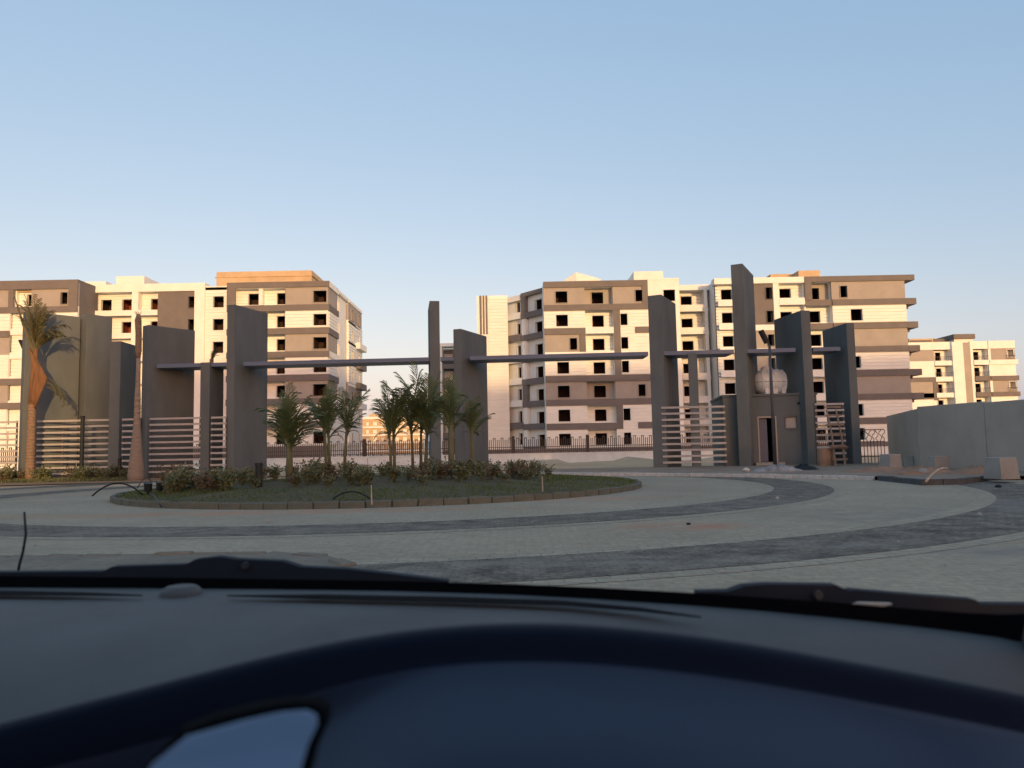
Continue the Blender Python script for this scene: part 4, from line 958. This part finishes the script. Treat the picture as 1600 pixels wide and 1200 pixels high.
# small dry palm behind the slim pillar
Y3 = 43.5; b = P(329, 690, Y3); zt_ = P(329, 563, Y3).z
r3_ = thing('royal_palm', 'small dry palm crown showing above the beam behind the slim left pillar', 'palm tree', (b.x, Y3, 0))
q = MB(); big_trunk(q, b.x, Y3, ringed(-.1, zt_, .16, .11, 0, 0, .3)); q.build('trunk', M['trunk'], r3_, smooth=True)
for i in range(10):
    L = rn.uniform(.7, 1.15); place('frond', rn.choice(FD), r3_, Vector((0, 0, zt_-.1)), (rn.uniform(-.1, .1), rn.uniform(-.05, .4), rn.uniform(-.9, .9)), (L*.7, L, L))

# ------------------------------------------------------------------ shrubs
def shrub_mesh(seed, m, n=230, h=.55, r=.36, leaf=.075):
    rn = random.Random(seed); q = MB()
    for s in range(7):
        a = rn.uniform(0, 6.28); e = Vector((math.cos(a)*r*rn.uniform(.3, .9), math.sin(a)*r*rn.uniform(.3, .9), h*rn.uniform(.6, 1.05)))
        st = [Vector((0, 0, -.05)), e*.5+Vector((0, 0, .06)), e]; q.tube(st, [.012, .009, .004], 4, False)
        for j in range(n//7):
            t = rn.uniform(.25, 1.05); p = (st[1].lerp(st[2], (t-.5)*2) if t > .5 else st[0].lerp(st[1], t*2)) + Vector((rn.gauss(0, .06), rn.gauss(0, .06), rn.gauss(0, .05)))
            d = Vector((rn.gauss(0, 1), rn.gauss(0, 1), rn.gauss(.4, .7))).normalized(); sd = d.orthogonal().normalized(); L = leaf*rn.uniform(.7, 1.6)
            sd.rotate(Matrix.Rotation(rn.uniform(0, 6.28), 3, d)); w_ = sd*L*.3
            q.add([p, p+d*L*.5+w_, p+d*L, p+d*L*.5-w_], [(0, 1, 2, 3)])
    return q.mesh('shrub', m)
SH = [shrub_mesh(i, M['leaf'], 260, .5+.08*(i % 3), .34+.05*(i % 2)) for i in range(4)] + [shrub_mesh(9, M['leafred'], 220, .5, .36)]
def shrub(x, y, z, s, me, label, group):
    o = place('shrub', me, None, (x, y, z), (0, 0, random.uniform(0, 6.28)), (s*random.uniform(.9, 1.15), s*random.uniform(.9, 1.15), s*random.uniform(.8, 1.2))); tag(o, label, 'shrub', group)
rn = random.Random(21)
for i in range(104):
    px = rn.uniform(248, 862); Y = rn.uniform(20.4, 25.5) + (1.5 if px > 700 else 0); x = P(px, 760, Y).x
    if math.hypot(x-CX, Y-CY) > IR-1.0: continue
    red = rn.random() < .18
    zone = ('near the green spotlights' if px < 320 else 'left of the dark post' if px < 400 else 'under the bushiest palm' if px < 490 else 'under the thin-stemmed palm' if px < 570 else 'under the slender palm' if px < 635 else 'in front of the middle pylon' if px < 700 else 'under the rightmost palms' if px < 770 else 'at the right end of the planting')
    row = 'front row' if Y < 22.3 else 'middle row' if Y < 24.3 else 'back row'
    shrub(x, Y, bed_z(x, Y)-.02, rn.uniform(.55, 1.0)*(1.25 if rn.random() < .15 else 1), SH[4] if red else rn.choice(SH[:4]),
          ('reddish island shrub, %s, %s' if red else 'green island shrub, %s, %s') % (row, zone), 'shrubs on the round island')
for i in range(62):
    px = rn.uniform(-40, 195); Y = rn.uniform(38.0, 39.8); x = P(px, 740, Y).x
    if px > 165 and Y < 38.5: continue
    shrub(x, Y, .02, rn.uniform(.6, 1.35), rn.choice(SH), 'green verge bush, %s, %s' % ('front row' if Y < 38.5 else 'back row', 'left of the leafy palm' if px < 40 else 'just right of the leafy palm' if px < 90 else 'around the thin dark post' if px < 140 else 'near the garden light'), 'bushes along the left verge')

# loose grit lying on the paving
rg = random.Random(77); q = MB()
for _ in range(420):
    x, y = rg.uniform(-16, 16), rg.uniform(6.5, 34)
    if math.hypot(x-CX, y-CY) < IR+.2 or (x > 10 and y > 20): continue
    r_ = rg.uniform(.008, .03) * (2.0 if rg.random() < .06 else 1); a = rg.uniform(0, 6.28)
    p_ = [(x+r_*math.cos(a+k*1.57)*rg.uniform(.7, 1.3), y+r_*math.sin(a+k*1.57)*rg.uniform(.7, 1.3), .006) for k in range(4)]
    q.add(p_+[(x+r_*.2, y, .006+r_*rg.uniform(.6, 1.1))], [(0, 1, 4), (1, 2, 4), (2, 3, 4), (3, 0, 4)])
gr_ = q.build('gravel', M['concrete'], None, kind='stuff'); gr_['label'] = 'loose grit scattered over the block paving'; gr_['category'] = 'gravel'

# ------------------------------------------------------------------ the car we sit in
car = thing('car', 'dark dashboard, instrument cowl and wipers of the car the picture is taken from', 'car', (0, 0, 0))
# curve of the windscreen base (pixel x, dash far edge y, black seal top y)
E = [(-900, 905, 878), (-600, 910, 884), (-300, 914, 896), (0, 918, 900), (200, 919, 902), (400, 920.5, 904.5), (600, 923, 907.5), (800, 929, 912.5), (930, 936, 918), (1060, 944.5, 925), (1180, 951.5, 933), (1300, 959.5, 941), (1420, 968, 951), (1500, 974, 957), (1560, 979, 960), (1640, 990, 958), (1760, 1010, 955)]
ZD = 1.05
far = [G(x, y, ZD) for x, y, s in E]
v, f = [], []; rows = 16
for i, p in enumerate(far):
    for j in range(rows+1):
        t = j/rows; y = p.y+(.30-p.y)*t; x = p.x*(1 if t < 1 else 1)
        z = ZD - .045*max(0, (1.0-y)/.38)**1.6 if y > .62 else ZD - .045 - 1.2*(.62-y)
        v.append((x, y, z))
for i in range(len(far)-1):
    for j in range(rows): a = i*(rows+1)+j; f.append((a, a+1, a+rows+2, a+rows+1))
me = bpy.data.meshes.new('dashboard'); me.from_pydata(v, [], f); me.materials.append(M['dash']); me.polygons.foreach_set('use_smooth', [True]*len(f))
bm = bmesh.new(); bm.from_mesh(me); bmesh.ops.recalc_face_normals(bm, faces=bm.faces); bm.to_mesh(me); bm.free()
dash = place('dashboard', me, car); so_ = dash.modifiers.new('thick', 'SOLIDIFY'); so_.thickness = .02; so_.offset = -1 if me.polygons[0].normal.z > 0 else 1
q = MB(); fs = []; vv = []
for i, (x, y, s) in enumerate(E):
    p = far[i]; t = P(x, s, p.y+.012); vv += [(p.x, p.y+.004, ZD-.03), (t.x, t.y, t.z), (t.x, t.y+.02, t.z-.004), (p.x, p.y+.03, ZD-.03)]
for i in range(len(E)-1):
    for k in range(4): a = i*4+k; b_ = i*4+(k+1) % 4; fs.append((a, b_, b_+4, a+4))
q.add(vv, fs); q.build('windscreen_seal', M['trim'], car)
def strip(name, pts, w_, h_, m, parent=car, z=None):
    q = MB(); vv = []
    for i, (p, ww) in enumerate(pts):
        vv += [(p.x, p.y-ww/2, p.z), (p.x, p.y-ww/2, p.z+h_), (p.x, p.y+ww/2, p.z+h_), (p.x, p.y+ww/2, p.z)]
    n = len(pts); fs = [(i*4+k, i*4+(k+1) % 4, i*4+(k+1) % 4+4, i*4+k+4) for i in range(n-1) for k in range(4)] + [(0, 1, 2, 3), tuple((n-1)*4+k for k in (3, 2, 1, 0))]
    q.add(vv, fs); return q.build(name, m, parent)
zv = ZD+.0055
strip('demister_slot', [(G(x, y, zv), ww) for x, y, ww in ((-300, 923, .034), (0, 927, .032), (120, 928.5, .022), (222, 931, .004))], .02, .0012, M['trim'])
strip('demister_slot', [(G(x, y, zv), ww) for x, y, ww in ((355, 931.5, .004), (500, 933, .030), (700, 937, .032), (880, 943, .028), (1000, 953, .022), (1095, 965, .003))], .02, .0012, M['trim'])
p = G(283, 929, ZD)
q = MB(); q.tube([(p.x, p.y, ZD-.005), (p.x, p.y, ZD+.006), (p.x, p.y, ZD+.0125)], [.031, .028, .020], 20); q.build('sun_sensor', M['dash'], car, smooth=False, bevel=.003)
# instrument cowl
U = [(-260, 1190), (-100, 1156), (0, 1132), (100, 1106), (200, 1082), (300, 1056), (400, 1031), (500, 1009), (600, 992), (700, 981), (800, 976), (900, 978), (1000, 986), (1100, 998), (1200, 1013), (1300, 1031), (1400, 1049), (1500, 1068), (1600, 1088), (1750, 1120), (1900, 1158)]
v, f = [], []; prof = None
for (x, y) in U:
    T = P(x, y, .62); zt_ = T.z
    lo = max(0.0, min(1.0, (640-x)/330))                      # left end steepened so it reflects less sky and turns dark
    pr = [(.80, -.10), (.72, -.035), (.66, -.008), (.635, -.001), (.62, 0), (.613, -.003), (.609, -.009), (.606, -.016), (.602, -.023), (.594, -.030), (.580, -.038), (.56, -.047), (.535, -.058), (.51, -.073), (.49, -.095), (.475, -.13), (.455, -.22)]
    for (yy, dz) in pr:
        k = yy/.62; v.append((T.x*(.62+.38*k) if yy < .62 else T.x, yy, zt_+dz*(1+(1.7 if dz < -.015 and yy < .6 else .3)*lo)))
n = len(pr)
for i in range(len(U)-1):
    for j in range(n-1): a = i*n+j; f.append((a, a+1, a+n+1, a+n))
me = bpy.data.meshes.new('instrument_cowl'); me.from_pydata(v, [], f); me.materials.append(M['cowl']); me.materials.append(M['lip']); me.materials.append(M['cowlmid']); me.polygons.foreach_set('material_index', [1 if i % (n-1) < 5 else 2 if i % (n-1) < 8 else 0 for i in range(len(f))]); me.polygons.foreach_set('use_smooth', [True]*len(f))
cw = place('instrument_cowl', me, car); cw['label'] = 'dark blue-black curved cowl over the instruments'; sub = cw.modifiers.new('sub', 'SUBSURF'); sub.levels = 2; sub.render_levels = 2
# the pale panel framed in black at the lower left
def plate(name, px, Y, m, th, parent, dz=0):
    q = MB(); a = [P(x, y, Y-dz*(y-1100)/100) for x, y in px]; k = len(a)
    q.add([p for p in a] + [p+Vector((0, th, 0)) for p in a], [tuple(range(k)), tuple(range(2*k-1, k-1, -1))] + [(i, (i+1) % k, k+(i+1) % k, k+i) for i in range(k)]); return q.build(name, m, parent, bevel=.0015)
bez = [(196, 1240), (232, 1192), (276, 1144), (330, 1124), (400, 1106), (455, 1097), (492, 1099), (511, 1112), (508, 1136), (492, 1170), (474, 1240)]
pan = [(210, 1240), (236, 1196), (290, 1152), (380, 1127), (440, 1114), (478, 1111), (494, 1119), (495, 1134), (480, 1166), (458, 1240)]
bz = plate('display_bezel', bez, .392, M['trim'], .012, car, .03); plate('display_panel', pan, .3890, M['panelgloss'], .002, bz, .03)
# wipers on the glass, antenna, bonnet edge
def wiper(px, Y, lab, hx, hy):
    q = MB(); a = [P(x, y, Y) for x, y in px]; k = len(a)
    q.add(a + [p+Vector((0, .02, 0)) for p in a], [tuple(range(k)), tuple(range(2*k-1, k-1, -1))] + [(i, (i+1) % k, k+(i+1) % k, k+i) for i in range(k)]); o = q.build('wiper', M['wiper'], car)
    o['label'] = lab; q = MB(); c = P(hx, hy, Y-.006); q.tube([c, c+Vector((0, .02, 0))], .006, 10); q.build('pivot_cap', M['metalgrey'], o); return o
wiper([(-60, 895), (160, 893), (175, 885.5), (290, 882), (305, 874), (340, 870), (370, 874), (440, 877), (470, 886), (540, 889), (620, 898), (700, 907.5), (700, 915), (-60, 905)], 1.30, 'left wiper lying along the base of the windscreen', 382, 884)
wr = wiper([(1090, 925), (1140, 924), (1165, 915.5), (1200, 913), (1308, 914.5), (1328, 924), (1335, 922), (1440, 931), (1525, 937.5), (1532, 944), (1640, 945), (1640, 975), (1420, 958), (1250, 945), (1090, 934)], 1.02, 'right wiper lying along the base of the windscreen', 1280, 930)
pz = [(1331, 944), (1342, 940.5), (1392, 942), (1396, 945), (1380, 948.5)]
plate('wiper_highlight', pz, 1.0, M['curtain'], .003, wr)  # pale plate painted in as the highlight on the wiper
an = [P(30, 884, 1.55), P(36, 862, 1.55), P(40.5, 835, 1.55), (P(38, 800, 1.55))]; q = MB(); q.tube([P(27, 905, 1.55)] + an, [.003, .003, .0028, .0026, .0022], 6); q.build('antenna', M['black'], car, smooth=True)
bn = [(-1.0, 1.55, .87), (-.5, 1.42, .88), (0, 1.38, .88), (.35, 1.3, .89), (.75, 1.25, .90)]
q = MB(); k = len(bn); q.add([Vector(p) for p in bn] + [Vector((p[0]*.9, 2.3, .66)) for p in bn] + [Vector((p[0]*.85, 2.6, .4)) for p in bn], [(i, i+1, k+i+1, k+i) for i in range(k-1)] + [(k+i, k+i+1, 2*k+i+1, 2*k+i) for i in range(k-1)]); q.build('bonnet', M['carpaint'], car, smooth=True)
# pillar trim at right, roof, doors, back added windowless to block warm light
q = MB(); q.tube([P(1650, 1010, .80), P(1680, 900, .72), P(2050, -250, .40)], [.03, .028, .03], 10); q.build('windscreen_pillar', M['head'], car, smooth=True)
q = MB(); q.tube([(-1.2, .95, 1.05), (-1.08, .45, 1.55)], .03, 10); q.build('windscreen_pillar', M['head'], car, smooth=True)
q = MB(); q.box(-1.15, .62, -1.9, .30, 1.62, 1.68); q.build('roof', M['head'], car, bevel=.02)
for x in (-1.2, .62):
    q = MB(); q.box(x, x+.06, -1.9, .9, .25, 1.0); q.build('door', M['dash'], car, bevel=.02)
    q = MB(); q.box(x, x+.06, -.55, -.40, 1.0, 1.64); q.build('door_pillar', M['head'], car)
q = MB(); q.box(-1.15, .62, -1.95, -1.9, .25, 1.62); q.build('tailgate', M['head'], car)
for x in (-1.2, .62):
    q = MB(); q.box(x, x+.06, -1.9, -.56, 1.0, 1.62); q.build('rear_light_block', M['head'], car); q = MB(); q.box(-1.15, .62, -1.9, 1.0, .22, .25); q.build('floor', M['trim'], car)
for x in (-.85, -.0):
    q = MB(); q.box(x-.25, x+.25, -1.0, -.55, .3, .55); q.box(x-.25, x+.25, -1.12, -1.0, .45, 1.2); q.build('seat', M['dash'], car, bevel=.05)
mg = bpy.data.materials.new('clear_glass'); mg.use_nodes = True; n_ = mg.node_tree.nodes; n_.remove(n_['Principled BSDF']); tr = n_.new('ShaderNodeBsdfTransparent'); mg.node_tree.links.new(tr.outputs[0], n_['Material Output'].inputs[0])
q = MB(); ws = []
for i in (2, 4, 6, 8, 10, 12, 15): ws.append(far[i])
k = len(ws); q.add([(p.x, p.y+.02, ZD+.012) for p in ws] + [(p.x*.86, .30, 1.63) for p in ws], [(i, i+1, k+i+1, k+i) for i in range(k-1)]); q.build('windscreen', mg, car)
